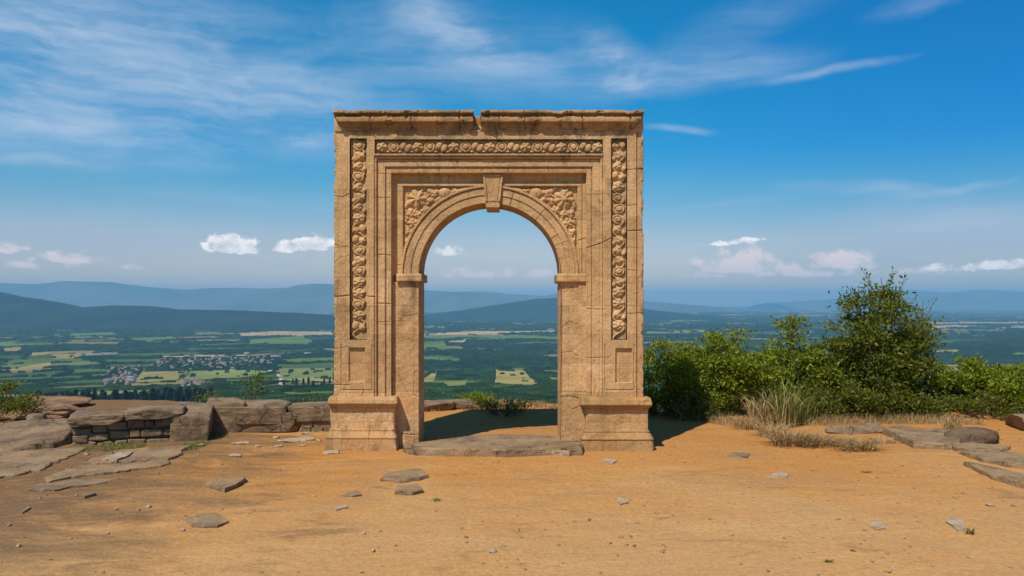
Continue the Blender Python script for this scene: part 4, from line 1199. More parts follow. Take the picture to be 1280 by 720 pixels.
# ================================================================== SHRUBS AND GRASS
def leaves_mesh(name, C, rad_dir, size, mat, rg, origin, droop=.15, width=.40, rnd=None):
    n = len(C)
    d = rg.normal(size=(n, 3)) + rad_dir * .9; d[:, 2] += .15 - droop
    d /= np.linalg.norm(d, axis=1, keepdims=True)
    a = rg.normal(size=(n, 3)); a[:, 2] += .9
    s = np.cross(d, a); s /= np.linalg.norm(s, axis=1, keepdims=True) + 1e-9
    nrm = np.cross(s, d)
    l = (size * rg.uniform(.6, 1.35, n))[:, None]; w = l * width
    V = np.stack([C, C + d * l * .5 + s * w * .5 - nrm * l * .06, C + d * l, C + d * l * .5 - s * w * .5 - nrm * l * .06], 1).reshape(-1, 3)
    F = np.arange(n * 4).reshape(n, 4)
    me = make_mesh(name, V - np.asarray(origin), F, False, mat)
    at = me.attributes.new('rnd', 'FLOAT', 'FACE')
    at.data.foreach_set('value', (rg.random(n) if rnd is None else np.clip(rnd, 0, 1)).astype(np.float32))
    return me

def shrub(label, base, H, Wd, seed,  nstem=9, nleaf=7000, size=.05, mat=None, top=None, cat='shrub', lean=0.0, sparse_top=0, group='green shrubs along the brink', name='shrub', zb=None, low=.10, drop=.34, rootname=None):
    mat = mat or LEAF_A
    rg = np.random.default_rng(seed)
    x, y = base; z = gz(x, y) if zb is None else zb
    org = (x, y, z)
    root = empty(name, org, label, cat, group)
    B = MB(); tips = []
    for i in range(nstem):
        a = 2 * pi * i / nstem + rg.uniform(-.4, .4); rr = rg.uniform(.15, 1) ** .7
        hh = H * (1 - drop * rr ** 2) * rg.uniform(.72, 1.0)
        if i == 0: hh, rr = H, .08
        end = np.array([cos(a) * rr * Wd * .5 + lean, sin(a) * rr * Wd * .42, hh])
        t = np.linspace(0, 1, 12)[:, None]
        st = np.array([cos(a) * .09, sin(a) * .09, -.05])
        P = st * (1 - t) + end * t + np.array([cos(a), sin(a), 0]) * (np.sin(t * pi) * .10 * rr * Wd)
        P = P + .03 * H * np.stack([vnoise(t[:, 0] * 4, seed, k_, i) for k_ in range(3)], -1)
        V, F = tube(P + org, np.linspace(.020 + .006 * H, .004, 12), 5); B.add(V, F)
        for j in range(int(5 + H * 2.6)):
            q = rg.uniform(low + .08, 1.0); p = P[int(q * 11)]
            a2 = a + rg.normal() * 1.2; ln = rg.uniform(.12, .34) * (1.15 - q * .6) * (.55 + .35 * H)
            dv = np.array([cos(a2), sin(a2), rg.uniform(.0, .9)]); dv /= np.linalg.norm(dv)
            tt = np.linspace(0, 1, 6)[:, None]
            Q = p + dv * ln * tt + np.array([0, 0, .05]) * tt ** 2 + .02 * rg.normal(size=3) * tt
            V, F = tube(Q + org, np.linspace(.007, .002, 6), 4); B.add(V, F)
            tips.append((Q, q))
    for k_ in range(sparse_top):   # bare leading shoots that rise above the crown
        p = np.array([rg.normal() * .12 * Wd * .6 + lean * .8, rg.normal() * .08, H * .80])
        ln = H * rg.uniform(.18, .30); dv = np.array([rg.normal() * .4, rg.normal() * .2, 1]); dv /= np.linalg.norm(dv)
        tt = np.linspace(0, 1, 8)[:, None]; Q = p + dv * ln * tt + np.array([.08 * rg.normal(), 0, 0]) * tt ** 2
        V, F = tube(Q + org, np.linspace(.007, .002, 8), 4); B.add(V, F)
        n_ = 26
        tq = rg.uniform(0, 1, n_); tips.append((None, Q[(tq * 7).astype(int)] + rg.normal(size=(n_, 3)) * .025))
    B.build('branches', BARK, root, True, org)
    C, D, RN = [], [], []
    per = max(4, int(nleaf / max(1, len([1 for a_ in tips if a_[0] is not None]))))
    for Q, q in tips:
        if Q is None:
            C.append(q); D.append(np.tile([0, 0, .5], (len(q), 1))); RN.append(rg.uniform(.4, 1, len(q))); continue
        n_ = int(per * rg.uniform(.15, 1.85)); t = rg.random(n_) ** .45
        base_ = Q[(t * 5).astype(int)]
        sp_ = .055 + .035 * H * (.6 + .4 * (1 - q))
        off = rg.normal(size=(n_, 3)) * sp_ * np.array([1.1, 1.1, .42])
        C.append(base_ + off)
        dd = off + (Q[-1] - Q[0]); dd /= np.linalg.norm(dd, axis=1, keepdims=True) + 1e-9
        D.append(dd)
        RN.append(np.clip(rg.normal(.25 + .3 * rg.random() + .25 * q, .22, n_), 0, 1))
    C = np.concatenate(C); D = np.concatenate(D); RN = np.concatenate(RN)
    k = C[:, 2] > np.maximum(.03, H * rg.uniform(-.1, .34, len(C)))
    me = leaves_mesh('foliage', C[k] + org, D[k], size, mat, rg, org, rnd=RN[k])
    obj('foliage', me, root)
    return root

P_ = lambda px, Y: ((px - CX) / F_PX * Y, Y)
def top_h(py, Y, zb=0): return CAM_H - (py - HY) / F_PX * Y - zb
SH = [  # label, px, Y, top px y, width px, seed, leaves, material, size, extra
    ('low bright green shrub nearest the right pedestal of the arch', 826, 12.0, 436, 90, 1, 8775, LEAF_A, 0.061, {}),
    ('rounded green shrub second from the arch', 882, 12.3, 424, 112, 2, 11475, LEAF_A, 0.061, {}),
    ('green shrub with a narrow peaked top, third from the arch', 915, 12.7, 412, 84, 3, 8775, LEAF_A, 0.059, {'sparse_top': 2}),
    ('slender shrub with separate leafy sprays, left of the tall shrub', 985, 12.1, 396, 96, 4, 8775, LEAF_A, 0.063, {'sparse_top': 5}),
    ('olive shrub filling the gap at the left foot of the tall shrub', 1034, 12.4, 432, 100, 5, 10125, LEAF_B, 0.061, {}),
    ('tallest shrub, a dense dark green crown with bare leading shoots on top', 1098, 12.0, 336, 116, 6, 19000, LEAF_B, 0.068, {'sparse_top': 7, 'nstem': 15, 'low': .05, 'drop': .46}),
    ('low shadowy shrub at the right foot of the tallest shrub', 1150, 12.6, 462, 90, 7, 7425, LEAF_B, 0.056, {}),
    ('bright green shrub with a sharp tip behind the brown boulder', 1206, 12.4, 446, 104, 8, 10800, LEAF_A, 0.059, {'sparse_top': 3}),
    ('green shrub spreading to the right picture edge', 1262, 12.1, 462, 100, 9, 10125, LEAF_A, 0.059, {}),
    ('shrub cut off by the right picture edge', 1322, 12.2, 455, 110, 10, 9450, LEAF_A, 0.059, {}),
    ('low scrubby shrub at the foot of the rounded green shrub', 868, 11.6, 492, 70, 12, 2362, LEAF_B, 0.051, {}),
    ('low scrub under the slender shrub beside the tall grass', 1022, 11.6, 486, 76, 13, 2835, LEAF_B, 0.054, {}),
    ('low leafy scrub growing in front of the tallest shrub', 1092, 11.5, 476, 90, 14, 3375, LEAF_B, 0.056, {}),
    ('low scrub between the boulder and the right picture edge', 1236, 11.6, 500, 90, 15, 2835, LEAF_B, 0.051, {}),
    ('low scrub behind the long flat brown slab', 1160, 11.6, 498, 70, 16, 2430, LEAF_B, 0.051, {})]
for (lab, px_, Y_, ty, wp, sd_, nl, mt, sz_, kw) in SH:
    bx, by = P_(px_, Y_); zb = min(0.05, gz(bx, by))
    ns = kw.pop('nstem', 11)
    shrub(lab, (bx, by), top_h(ty - 7, Y_, zb) * (1.0 if not kw.get('sparse_top') else .93), wp / F_PX * Y_ * 1.12, sd_, ns, nl, sz_, mt, zb=zb, **kw)
# bare twiggy shrub sticking out right of the tall one
shrub('sparse twiggy sapling to the right of the tallest shrub', P_(1152, 12.2), top_h(378, 12.2), .5, 18, 4, 160, .045, LEAF_A, sparse_top=4, name='sapling')
# left side
shrub('olive bush cut off by the left picture edge', P_(2, 11.4), top_h(482, 11.4), 1.0, 19, 9, 4200, .045, LEAF_B, group=None)
shrub('low dusty olive bush behind the left dry wall', P_(268, 14.6), 1.86, 1.1, 20, 11, 6000, .055, LEAF_B, zb=-1.5, group=None)
shrub('rounded dark olive bush rising behind the coping of the right hand dry wall', P_(314, 14.2), 2.08, 1.15, 22, 13, 10000, .055, LEAF_B, zb=-1.6, group=None)
shrub('small dark bush behind the wall near the left pedestal', P_(380, 15.0), 1.9, 1.0, 23, 9, 3600, .05, LEAF_B, zb=-1.8, group=None)
shrub('small bright green bush on the brink seen through the arch', P_(596, 12.7), .42, .5, 24, 10, 5000, .035, LEAF_A, zb=-.14, group=None)
shrub('dark low heather clump on the ground seen through the arch', P_(632, 11.85), .16, .6, 25, 10, 2600, .03, LEAF_B, group=None, name='heather')

def tuft(name, label, base, H, spread, n, seed, mat, width=.008, cat='grass tuft', group=None, flat=0.0, oval=1.0):
    rg = np.random.default_rng(seed); x, y = base; z = gz(x, y); k = 7
    a = rg.uniform(0, 2 * pi, n); r0 = rg.random(n) ** .6 * spread * .38
    bx, by = np.cos(a) * r0 * oval, np.sin(a) * r0
    out = rg.uniform(.2, 1, n) * spread * .75; h = H * rg.uniform(.45, 1, n) * (1 - flat * rg.random(n))
    a2 = a + rg.normal(size=n) * .7
    t = np.linspace(0, 1, k)
    cx_ = bx[:, None] + np.cos(a2)[:, None] * out[:, None] * t ** 1.8 * oval
    cy_ = by[:, None] + np.sin(a2)[:, None] * out[:, None] * t ** 1.8
    cz_ = h[:, None] * (np.sin(t * pi * .5 * (1 + .55 * rg.random(n)[:, None])))
    wv = width * rg.uniform(.5, 1.3, n)[:, None] * (1 - t ** 1.6 * .92)
    sa = a2 + pi / 2 + rg.normal(size=n) * .9
    sxx, syy = np.cos(sa)[:, None] * wv, np.sin(sa)[:, None] * wv
    Vl = np.stack([cx_ - sxx, cy_ - syy, cz_ - .01], -1); Vr = np.stack([cx_ + sxx, cy_ + syy, cz_ - .01], -1)
    V = np.stack([Vl, Vr], 2).reshape(-1, 3)
    i = np.arange(n)[:, None] * (2 * k) + np.arange(k - 1)[None] * 2
    F = np.stack([i, i + 1, i + 3, i + 2], -1).reshape(-1, 4)
    me = make_mesh(name, V, F, False, mat)
    at = me.attributes.new('rnd', 'FLOAT', 'FACE'); at.data.foreach_set('value', np.repeat(rg.random(n), k - 1).astype(np.float32))
    return tag(obj(name, me, None, (x, y, z)), label, cat, group)

tuft('tall_grass', 'tall arching green and straw grass clump in front of the slender shrub', P_(982, 11.0), .66, .62, 90, 1, GREENBLADE, .009)
tuft('tall_grass', 'dry bleached blades standing inside the tall grass clump', P_(975, 10.9), .52, .6, 55, 7, STRAW, .008)
tuft('tall_grass', 'smaller arching grass clump right beside the tall one', P_(1006, 11.2), .5, .5, 70, 2, GREENBLADE, .008)
tuft('tall_grass', 'yellowed upright grass at the foot of the rounded shrubs', P_(948, 11.3), .42, .4, 110, 3, STRAW, .007)
for q, (a, b, h_, sp, n_, lb) in enumerate([(990, 556, .22, .42, 620, 'mound of pale straw grass below the tall grass clump'), (1022, 557, .16, .42, 420, 'flattened straw grass right of the pale mound'),
        (965, 546, .22, .32, 360, 'rusty straw tuft left of the pale mound'), (1072, 564, .17, .36, 430, 'rightmost wide straw tuft on the bare ground'), (1050, 556, .12, .35, 260, 'thin straw tuft between the flattened and the rightmost tufts'),
        (930, 538, .20, .26, 200, 'small straw tuft at the edge of the arch shadow'), (1104, 556, .10, .24, 160, 'faint straw tuft touching the long brown slab'), (1190, 544, .30, .22, 140, 'dry reddish tuft behind the rounded boulder')]):
    tuft('straw_tuft', lb, tuple(G(a, b)[:2]), h_ * .9, sp, int(n_ * .55), 30 + q, STRAW, .0055, oval=1.5, group='dry straw tufts on the right')
tuft('weed', 'tiny green weed beside the angular cream stone', tuple(G(1213, 667)[:2]), .06, .06, 60, 51, GREENBLADE, .003, 'weed')
tuft('weed', 'tiny green weed near the bottom edge on the right', tuple(G(1036, 702)[:2]), .03, .06, 50, 52, GREENBLADE, .003, 'weed')
tuft('weed', 'tiny green weed right of centre on the bare ground', tuple(G(1083, 590)[:2]), .03, .10, 60, 53, GREENBLADE, .003, 'weed')
tuft('weed', 'tiny yellowish weed under the thick short flagstone', tuple(G(545, 624)[:2]), .03, .08, 50, 54, GREENBLADE, .003, 'weed')

# short dry grass along the brink and round the walls
def grass_strip(name, label, pts, H, mat, seed, w=.004, n=None):
    rg = np.random.default_rng(seed); n = len(pts); k = 4
    x, y = pts[:, 0], pts[:, 1]; z = ground_h(x, y); t = np.linspace(0, 1, k)
    a = rg.uniform(0, 2 * pi, n); h = H * rg.uniform(.35, 1.1, n); o_ = h * rg.uniform(.1, .8, n)
    cx_ = x[:, None] + np.cos(a)[:, None] * o_[:, None] * t ** 2; cy_ = y[:, None] + np.sin(a)[:, None] * o_[:, None] * t ** 2; cz_ = z[:, None] - .01 + h[:, None] * t
    wv = w * (1 - t * .9)[None] * rg.uniform(.6, 1.4, n)[:, None]
    sa = rg.uniform(0, pi, n)[:, None]
    V = np.stack([np.stack([cx_ - np.cos(sa) * wv, cy_ - np.sin(sa) * wv, cz_], -1), np.stack([cx_ + np.cos(sa) * wv, cy_ + np.sin(sa) * wv, cz_], -1)], 2).reshape(-1, 3)
    i = np.arange(n)[:, None] * (2 * k) + np.arange(k - 1)[None] * 2
    F = np.stack([i, i + 1, i + 3, i + 2], -1).reshape(-1, 4)
    me = make_mesh(name, V, F, False, mat)
    at = me.attributes.new('rnd', 'FLOAT', 'FACE'); at.data.foreach_set('value', np.repeat(rg.random(n), k - 1).astype(np.float32))
    return tag(obj(name, me), label, 'grass', None, 'stuff')
rg = np.random.default_rng(8)
def pick(x0, x1, y0, y1, n, thr=0.0, sc=1.5, sd=70):
    x = rg.uniform(x0, x1, n); y = rg.uniform(y0, y1, n); k = fbm(x * sc, y * sc, 0, sd, 3) > thr
    return np.stack([x[k], y[k]], -1)
brink = pick(-2.6, 2.2, 12.1, 13.2, 9000, -.05); 
grass_strip('dry_grass', 'short dry grass fringing the brink seen through the arch', brink, .085, STRAW, 1)
p1_ = np.concatenate([pick(-5.5, -3.6, 9.0, 9.7, 5200, .02, 2.2), pick(-4.3, -3.6, 9.3, 10.4, 2500, 0, 2.2)])
grass_strip('wall_grass', 'short yellow green grass at the foot of the left dry wall', p1_, .055, GREENBLADE, 2, .003)
p2_ = np.concatenate([pick(2.4, 6.8, 10.9, 12.3, 15000, -.15, 1.2)])
grass_strip('undergrowth', 'dry brown grass and litter under the green shrubs', p2_, .14, STRAW, 3, .004)
p3_ = pick(-4.8, -3.0, 13.4, 15.0, 2500, -.1, 1.2)
grass_strip('slope_grass', 'dull green grass on the slope behind the dry walls', p3_, .16, STRAW, 4, .005)

# ================================================================== VALLEY, WOODS, HILLS, MOUNTAINS
HV = 300.0     # the plain lies this far below the hilltop
def prof(d):
    dd = np.array([0, 13, 18, 30, 80, 250, 600, 1000, 1400, 2000, 2800, 3600, 5000, 200000.])
    zz = np.array([-6, -6, -9, -18, -36, -74, -112, -140, -166, -208, -262, -292, -300, -300.])
    return np.interp(d, dd, zz)
def terrain_h(x, y):
    d = np.hypot(x, y)
    z = prof(d)
    z = z + 12 * fbm(x / 900, y / 900, 0, 101, 3) * sstep(3200, 5200, d) * sstep(14000, 6000, d)
    z = z + 2 * fbm(x / 260, y / 260, 0, 103, 3) * sstep(500, 1000, d) * sstep(6000, 3000, d)
    return z

def V_(px, py):     # photo pixel -> point of the plain
    Y = (HV + CAM_H) * F_PX / (py - HY)
    if py > 470:    # on the hill slope
        for _ in range(12):
            d = Y * sqrt(1 + ((px - CX) / F_PX) ** 2); Y = (CAM_H - float(prof(d))) * F_PX / (py - HY)
    return ((px - CX) / F_PX * Y, Y)

# columns: fine in front, coarse round the rest of the circle; rows finer where the plain is seen at a glancing angle
th = np.concatenate([np.linspace(-180, -42, 50)[:-1], np.arange(-42, 42, .06), np.linspace(42, 180, 50)])
pyr = np.arange(128, 4.6, -.5)
rfar = (HV) * 1000 / pyr
rr = np.concatenate([[2, 8, 13, 18, 24, 40, 80, 160, 300, 450, 600, 750, 900], np.arange(1000, rfar[0], 14), rfar])
TH, RR = np.meshgrid(np.radians(th), rr)
X = np.sin(TH) * RR; Y = np.cos(TH) * RR
Z = terrain_h(X, Y)

# land cover: a jittered cell pattern of woods and fields
def cover(x, y):
    """returns cell random numbers (kind, tone) and distance to the cell edge for fields roughly 300 x 200 m"""
    wx = x + 90 * fbm(x / 500, y / 500, 0, 111, 3); wy = y + 90 * fbm(x / 500, y / 500, 0, 112, 3)
    u = (wx * .92 + wy * .38) / 430.0; v = (-wx * .38 + wy * .92) / 330.0
    iu, iv = np.floor(u), np.floor(v)
    best = np.full(x.shape, 9.0); b2 = best.copy(); k1 = np.zeros(x.shape); k2 = np.zeros(x.shape)
    for a in (-1, 0, 1):
        for b in (-1, 0, 1):
            ci, cj = (iu + a).astype(np.int64), (iv + b).astype(np.int64); z0 = np.zeros_like(ci)
            jx = _hash(ci, cj, z0, 1); jy = _hash(ci, cj, z0, 2)
            d = np.maximum(np.abs(u - (iu + a + .15 + .7 * jx)), np.abs(v - (iv + b + .15 + .7 * jy)) * 1.0)
            nb = d < best
            b2 = np.where(nb, best, np.minimum(b2, d))
            k1 = np.where(nb, _hash(ci, cj, z0, 3), k1); k2 = np.where(nb, _hash(ci, cj, z0, 4), k2)
            best = np.where(nb, d, best)
    return k1, k2, b2 - best
k1, k2, edge = cover(X, Y)
D_ = np.hypot(X, Y)
wood_bias = .62 + .26 * fbm(X / 2600, Y / 2600, 0, 121, 3)
wood_bias = wood_bias - .20 * sstep(4800, 3600, D_) - .10 * (np.abs(X) < 700) * (D_ < 9000)
wood_bias = np.where(D_ < 2150, 1.2, wood_bias)
wood_bias = wood_bias - .12 * sstep(5000, 9000, D_) - .10 * sstep(12000, 22000, D_)
forest = (k1 < wood_bias).astype(float)
hedge = ((edge < .10) & (_hash((k1 * 9999).astype(np.int64), (k2 * 9999).astype(np.int64), np.zeros(k1.shape, np.int64), 8) > .4)).astype(float) * (D_ < 12000)
forest = np.maximum(forest, hedge)
# fields and clearings set where the photograph shows them
PALET = {'y': (.30, .24, .08), 'g': (.12, .18, .04), 't': (.40, .29, .16), 'l': (.20, .23, .07), 'd': (.10, .17, .05)}
FIELDS = [('y', [(140, 470), (190, 467), (232, 466.5), (222, 474), (180, 478), (140, 477)]), ('l', [(236, 466.5), (290, 465), (345, 466), (300, 473), (230, 474)]), ('y', [(150, 479), (182, 479.5), (222, 475.5), (262, 475), (230, 480), (180, 484), (148, 483)]), ('l', [(345, 463), (416, 462), (416, 473), (352, 474)]),
          ('y', [(352, 476), (416, 473), (416, 477), (380, 479)]), ('l', [(80, 491), (150, 488), (210, 487), (180, 493), (120, 496), (60, 496)]), ('g', [(340, 490), (416, 489), (416, 495), (360, 496)]),
          ('t', [(292, 417), (350, 414), (414, 415), (416, 419), (360, 419), (300, 420)]), ('g', [(310, 424), (380, 419), (392, 428), (310, 429)]), ('g', [(80, 417), (140, 415), (145, 420), (90, 421)]), ('g', [(0, 428), (26, 425), (24, 431), (0, 432)]),
          ('y', [(0, 435), (24, 434), (20, 439), (0, 441)]), ('y', [(40, 442), (62, 440), (60, 444), (42, 445)]), ('y', [(12, 461), (40, 457), (68, 453), (64, 460), (36, 464), (10, 463)]), ('y', [(70, 443), (105, 442), (110, 447), (72, 448)]), ('g', [(166, 423), (218, 420), (220, 425), (168, 426)]),
          ('t', [(200, 445), (260, 443), (305, 443), (305, 446), (200, 448)]), ('g', [(200, 404), (262, 402), (262, 406), (200, 407)]), ('t', [(270, 403), (350, 404), (400, 406), (350, 405.5), (272, 405)]),
          ('g', [(527, 427), (556, 425), (558, 436), (527, 437)]), ('t', [(560, 426), (584, 424), (580, 429), (562, 429)]), ('g', [(527, 446), (575, 449), (574, 454), (527, 453)]), ('y', [(528, 473), (546, 469), (542, 477), (528, 478)]),
          ('l', [(556, 477), (584, 475), (582, 483), (560, 486), (556, 481)]), ('y', [(620, 467), (640, 466), (655, 468), (678, 481), (660, 483), (618, 480)]), ('l', [(600, 483), (640, 482), (660, 484), (620, 487)]), ('l', [(528, 492), (560, 491), (556, 494), (530, 494)]), ('y', [(574, 464), (610, 465), (600, 467), (575, 467)]),
          ('g', [(590, 434), (632, 437), (630, 439), (592, 437)]), ('l', [(684, 471), (697, 472), (697, 476), (690, 476)]), ('t', [(527, 417), (600, 414), (697, 413), (697, 415), (610, 417), (530, 419)]), ('g', [(527, 419), (640, 418), (697, 420), (697, 425), (600, 422), (527, 424)]),
          ('l', [(808, 414), (860, 415), (862, 417), (808, 417)]), ('g', [(830, 400), (880, 399), (880, 402), (830, 402)]), ('t', [(1150, 408), (1200, 406), (1215, 409), (1160, 411)]), ('t', [(1160, 403), (1280, 402), (1280, 404), (1160, 405)]), ('t', [(1245, 409), (1285, 408), (1285, 411), (1245, 411)]), ('y', [(1165, 438), (1198, 437), (1198, 440), (1168, 441)]),
          ('g', [(1265, 440), (1290, 439), (1290, 443), (1266, 444)]), ('t', [(1150, 455), (1200, 457), (1200, 461), (1150, 460)]), ('t', [(1255, 458), (1290, 457), (1290, 461), (1255, 462)]), ('g', [(1160, 412), (1260, 412), (1255, 414), (1160, 414)])]
def inpoly(x, y, P):
    r = np.zeros(x.shape, bool); n = len(P)
    for i in range(n):
        x0, y0 = P[i]; x1, y1 = P[(i + 1) % n]
        if y0 == y1: continue
        r ^= ((y0 > y) != (y1 > y)) & (x < (x1 - x0) * (y - y0) / (y1 - y0) + x0)
    return r
tone = fbm(X / 300, Y / 300, 0, 131, 4)
col = np.zeros(X.shape + (3,))
opts = np.array([(.075, .115, .03), (.10, .14, .035), (.20, .165, .065), (.06, .095, .025), (.24, .18, .095), (.13, .155, .045), (.085, .11, .035)])
idx = (k2 * len(opts)).astype(int).clip(0, len(opts) - 1)
col[:] = opts[idx]
wx = X * (1 + .010 * fbm(X / 400, Y / 400, 0, 141, 3)); wy = Y * (1 + .012 * fbm(X / 400, Y / 400, 0, 142, 3))
for key, poly in FIELDS:
    P = [V_(a, b) for a, b in poly]
    xs_ = [p[0] for p in P]; ys_ = [p[1] for p in P]
    m_ = (X > min(xs_) - 600) & (X < max(xs_) + 600) & (Y > min(ys_) - 600) & (Y < max(ys_) + 600)
    ins = np.zeros(X.shape, bool); ins[m_] = inpoly(wx[m_], wy[m_], P)
    c_ = PALET[key]
    col[ins] = c_; forest[ins] = (vnoise(X[ins] / 38, Y[ins] / 38, 0, 160) > .80) & (D_[ins] < 5200)
# villages: scattered trees only, no closed wood
VILL = [[(126, 472), (142, 463), (175, 460), (172, 470), (160, 484), (132, 484)], [(186, 462), (196, 452), (250, 447), (330, 448), (345, 455), (320, 464), (240, 466), (190, 466)], [(262, 482), (240, 486), (225, 486), (226, 478), (245, 476)]]
vmask = np.zeros(X.shape, bool)
for poly in VILL:
    vmask |= inpoly(wx, wy, [V_(a, b) for a, b in poly])
col[vmask] = (.30, .27, .14)
forest[vmask] = (vnoise(X[vmask] / 26, Y[vmask] / 26, 0, 150) > -.12).astype(float)
col = col * (1 + .30 * tone[..., None] + .18 * fbm(X / 60, Y / 240, 0, 132, 3)[..., None])
fcol = np.array([.017, .038, .016]) * (1 + .35 * fbm(X / 160, Y / 160, 0, 133, 3)[..., None] + .3 * fbm(X / 1200, Y / 1200, 0, 134, 2)[..., None])
fcol = fcol * (1 + .55 * vnoise(X / 34, Y / 34, 0, 137)[..., None] * (D_ < 9000)[..., None])
fcol = np.where((D_ < 3000)[..., None], fcol * np.array([1.35, 1.25, .9]), fcol)
Zt = Z.copy()
def colmesh(name, V, F, C, mat, smooth):
    me = make_mesh(name, V, F, smooth, mat)
    at = me.color_attributes.new('cover', 'FLOAT_COLOR', 'POINT')
    at.data.foreach_set('color', np.concatenate([C, np.ones((len(C), 1))], 1).astype(np.float32).reshape(-1))
    return me
def cover_mat(name, sc, b=0.0):
    m, nt = material(name)
    c = nt.new('ShaderNodeAttribute', attribute_name='cover').outputs['Color']
    finish(nt, c, 1.0, spec=0.0)
    return m
ground_col = np.where(forest[..., None] > 0, fcol * .8, col)
V = np.stack([X, Y, Z], -1).reshape(-1, 3)
tag(obj('valley_ground', colmesh('valley_ground', V, grid_faces(len(rr), len(th), flip=True), ground_col.reshape(-1, 3), cover_mat('valley_land', 1), True)), None, None, None, 'structure')

# woods: crowns stand 8-16 m above the plain with a broken outline
ncol = (np.abs(TH) < R(41)) & (D_ > 950) & (D_ < 26000)
fo = (forest > 0) & ncol
rgv = np.random.default_rng(77)
crown = 7 + 5 * rgv.random(X.shape) + 4 * np.clip(vnoise(X / 22, Y / 22, 0, 151), -1, 1) + 5 * fbm(X / 90, Y / 90, 0, 153, 2)
crown = crown * np.where(D_ > 8000, 1.5, np.where(D_ < 3200, .5, .85))
Zf = Z + np.where(fo, np.maximum(crown, 3), -2.0)
F = grid_faces(len(rr), len(th), flip=True)
F = F[fo.reshape(-1)[F].any(1)]
used = np.unique(F); mp = np.full(X.size, -1); mp[used] = np.arange(len(used))
V = np.stack([X, Y, Zf], -1).reshape(-1, 3)[used]
fc = (fcol * (1 + .9 * (rgv.random(X.shape)[..., None] - .5))).reshape(-1, 3)[used]
tag(obj('woodland', colmesh('woodland', V, mp[F], fc, cover_mat('woodland_leaves', 1), False)), 'far woods and hedges spread between the fields of the valley', 'woodland', None, 'stuff')

# roads of the plain
def road(name, pts, wid):
    P = np.array([V_(a, b) for a, b in pts]); mb = MB()
    Q = []
    for a, b in zip(P[:-1], P[1:]):
        for t in np.linspace(0, 1, 12, endpoint=False): Q.append(a * (1 - t) + b * t)
    Q.append(P[-1]); Q = np.array(Q); T = np.gradient(Q, axis=0); T /= np.linalg.norm(T, axis=1, keepdims=True)
    Nn = np.stack([-T[:, 1], T[:, 0]], -1)
    rows = [np.concatenate([Q + Nn * s * wid, (terrain_h(*(Q + Nn * s * wid).T) + 2.2)[:, None]], 1) for s in (-.5, .5)]
    rows = [rows[0] * [1, 1, 1] - [0, 0, 5], rows[0], rows[1], rows[1] - [0, 0, 5]]
    mb.add(np.stack(rows, 1).reshape(-1, 3), grid_faces(len(Q), 4))
    tag(mb.build(name, ROADM), None, None, None, 'structure')
ROADM = mat_plain('pale_road', (.50, .42, .32), (.42, .34, .25), .01)
road('valley_road', [(308, 455), (322, 461), (346, 468), (352, 474), (352, 485)], 16)
road('valley_road', [(345, 476), (385, 474), (416, 472)], 10)
road('valley_road', [(392, 482), (404, 480), (420, 479)], 10)

# mid-distance conifers standing along the shoulder of the hill
CON = mat_plain('conifer_needles', (.014, .028, .010), (.028, .048, .016), 1.2)
TRK = mat_plain('conifer_trunk', (.09, .06, .04), (.14, .10, .07), 2)
def conifer_meshes(seed):
    rg = np.random.default_rng(seed); h = 13.0
    mb = MB(); V, F = tube([(0, 0, -1.5), (0, 0, h * .5), (0, 0, h * .96)], [.28, .2, .04], 6); mb.add(V, F)
    tr = mb.mesh('trunk', TRK)
    n = 520; t = rg.random(n) ** .8; z = h * (.10 + .9 * t); r = (1 - t) ** .8 * 2.5 + .15
    a = rg.uniform(0, 2 * pi, n); rad = r * rg.uniform(.35, 1.05, n)
    C = np.stack([np.cos(a) * rad * .7, np.sin(a) * rad * .7, z], -1)
    d = np.stack([np.cos(a), np.sin(a), rg.uniform(-.6, .1, n)], -1); s = np.stack([-np.sin(a), np.cos(a), rg.uniform(-.4, .4, n)], -1)
    L = rg.uniform(.7, 1.4, n)[:, None]
    V = np.stack([C - s * L * .5, C + d * L, C + s * L * .5, C - d * L * .3 + [0, 0, .5]], 1).reshape(-1, 3)
    return tr, make_mesh('crown', V, np.arange(n * 4).reshape(n, 4), False, CON)
CM = [conifer_meshes(k) for k in (1, 2, 3)]
rg = np.random.default_rng(12)
k = 0
for px_ in np.concatenate([np.arange(28, 262, 3.7), np.arange(356, 416, 7)]):
    px_ = px_ + rg.normal() * 1.5
    D = rg.uniform(1280, 1420) if px_ < 270 else rg.uniform(1900, 2300)
    x, y = (px_ - CX) / F_PX * D, D
    z = float(terrain_h(np.array([x]), np.array([y]))[0])
    tr, cr = CM[k % 3]
    near = px_ < 270
    e = empty('conifer', (x, y, z - (0 if near else 0)), 'tall dark conifer in the row along the hillside above the left wall' if near else 'small dark conifer in the row beside the pale valley road',
              'conifer', 'dark conifers above the left wall' if near else 'conifers beside the valley road')
    e.rotation_euler = (0, 0, rg.uniform(0, 6)); s = rg.uniform(.9, 1.5) * (1.7 if near else 1.2); e.scale = (s * 1.5, s * 1.5, s * .92)
    for nm, me in (('trunk', tr), ('crown', cr)):
        obj(nm, me, e)
    k += 1

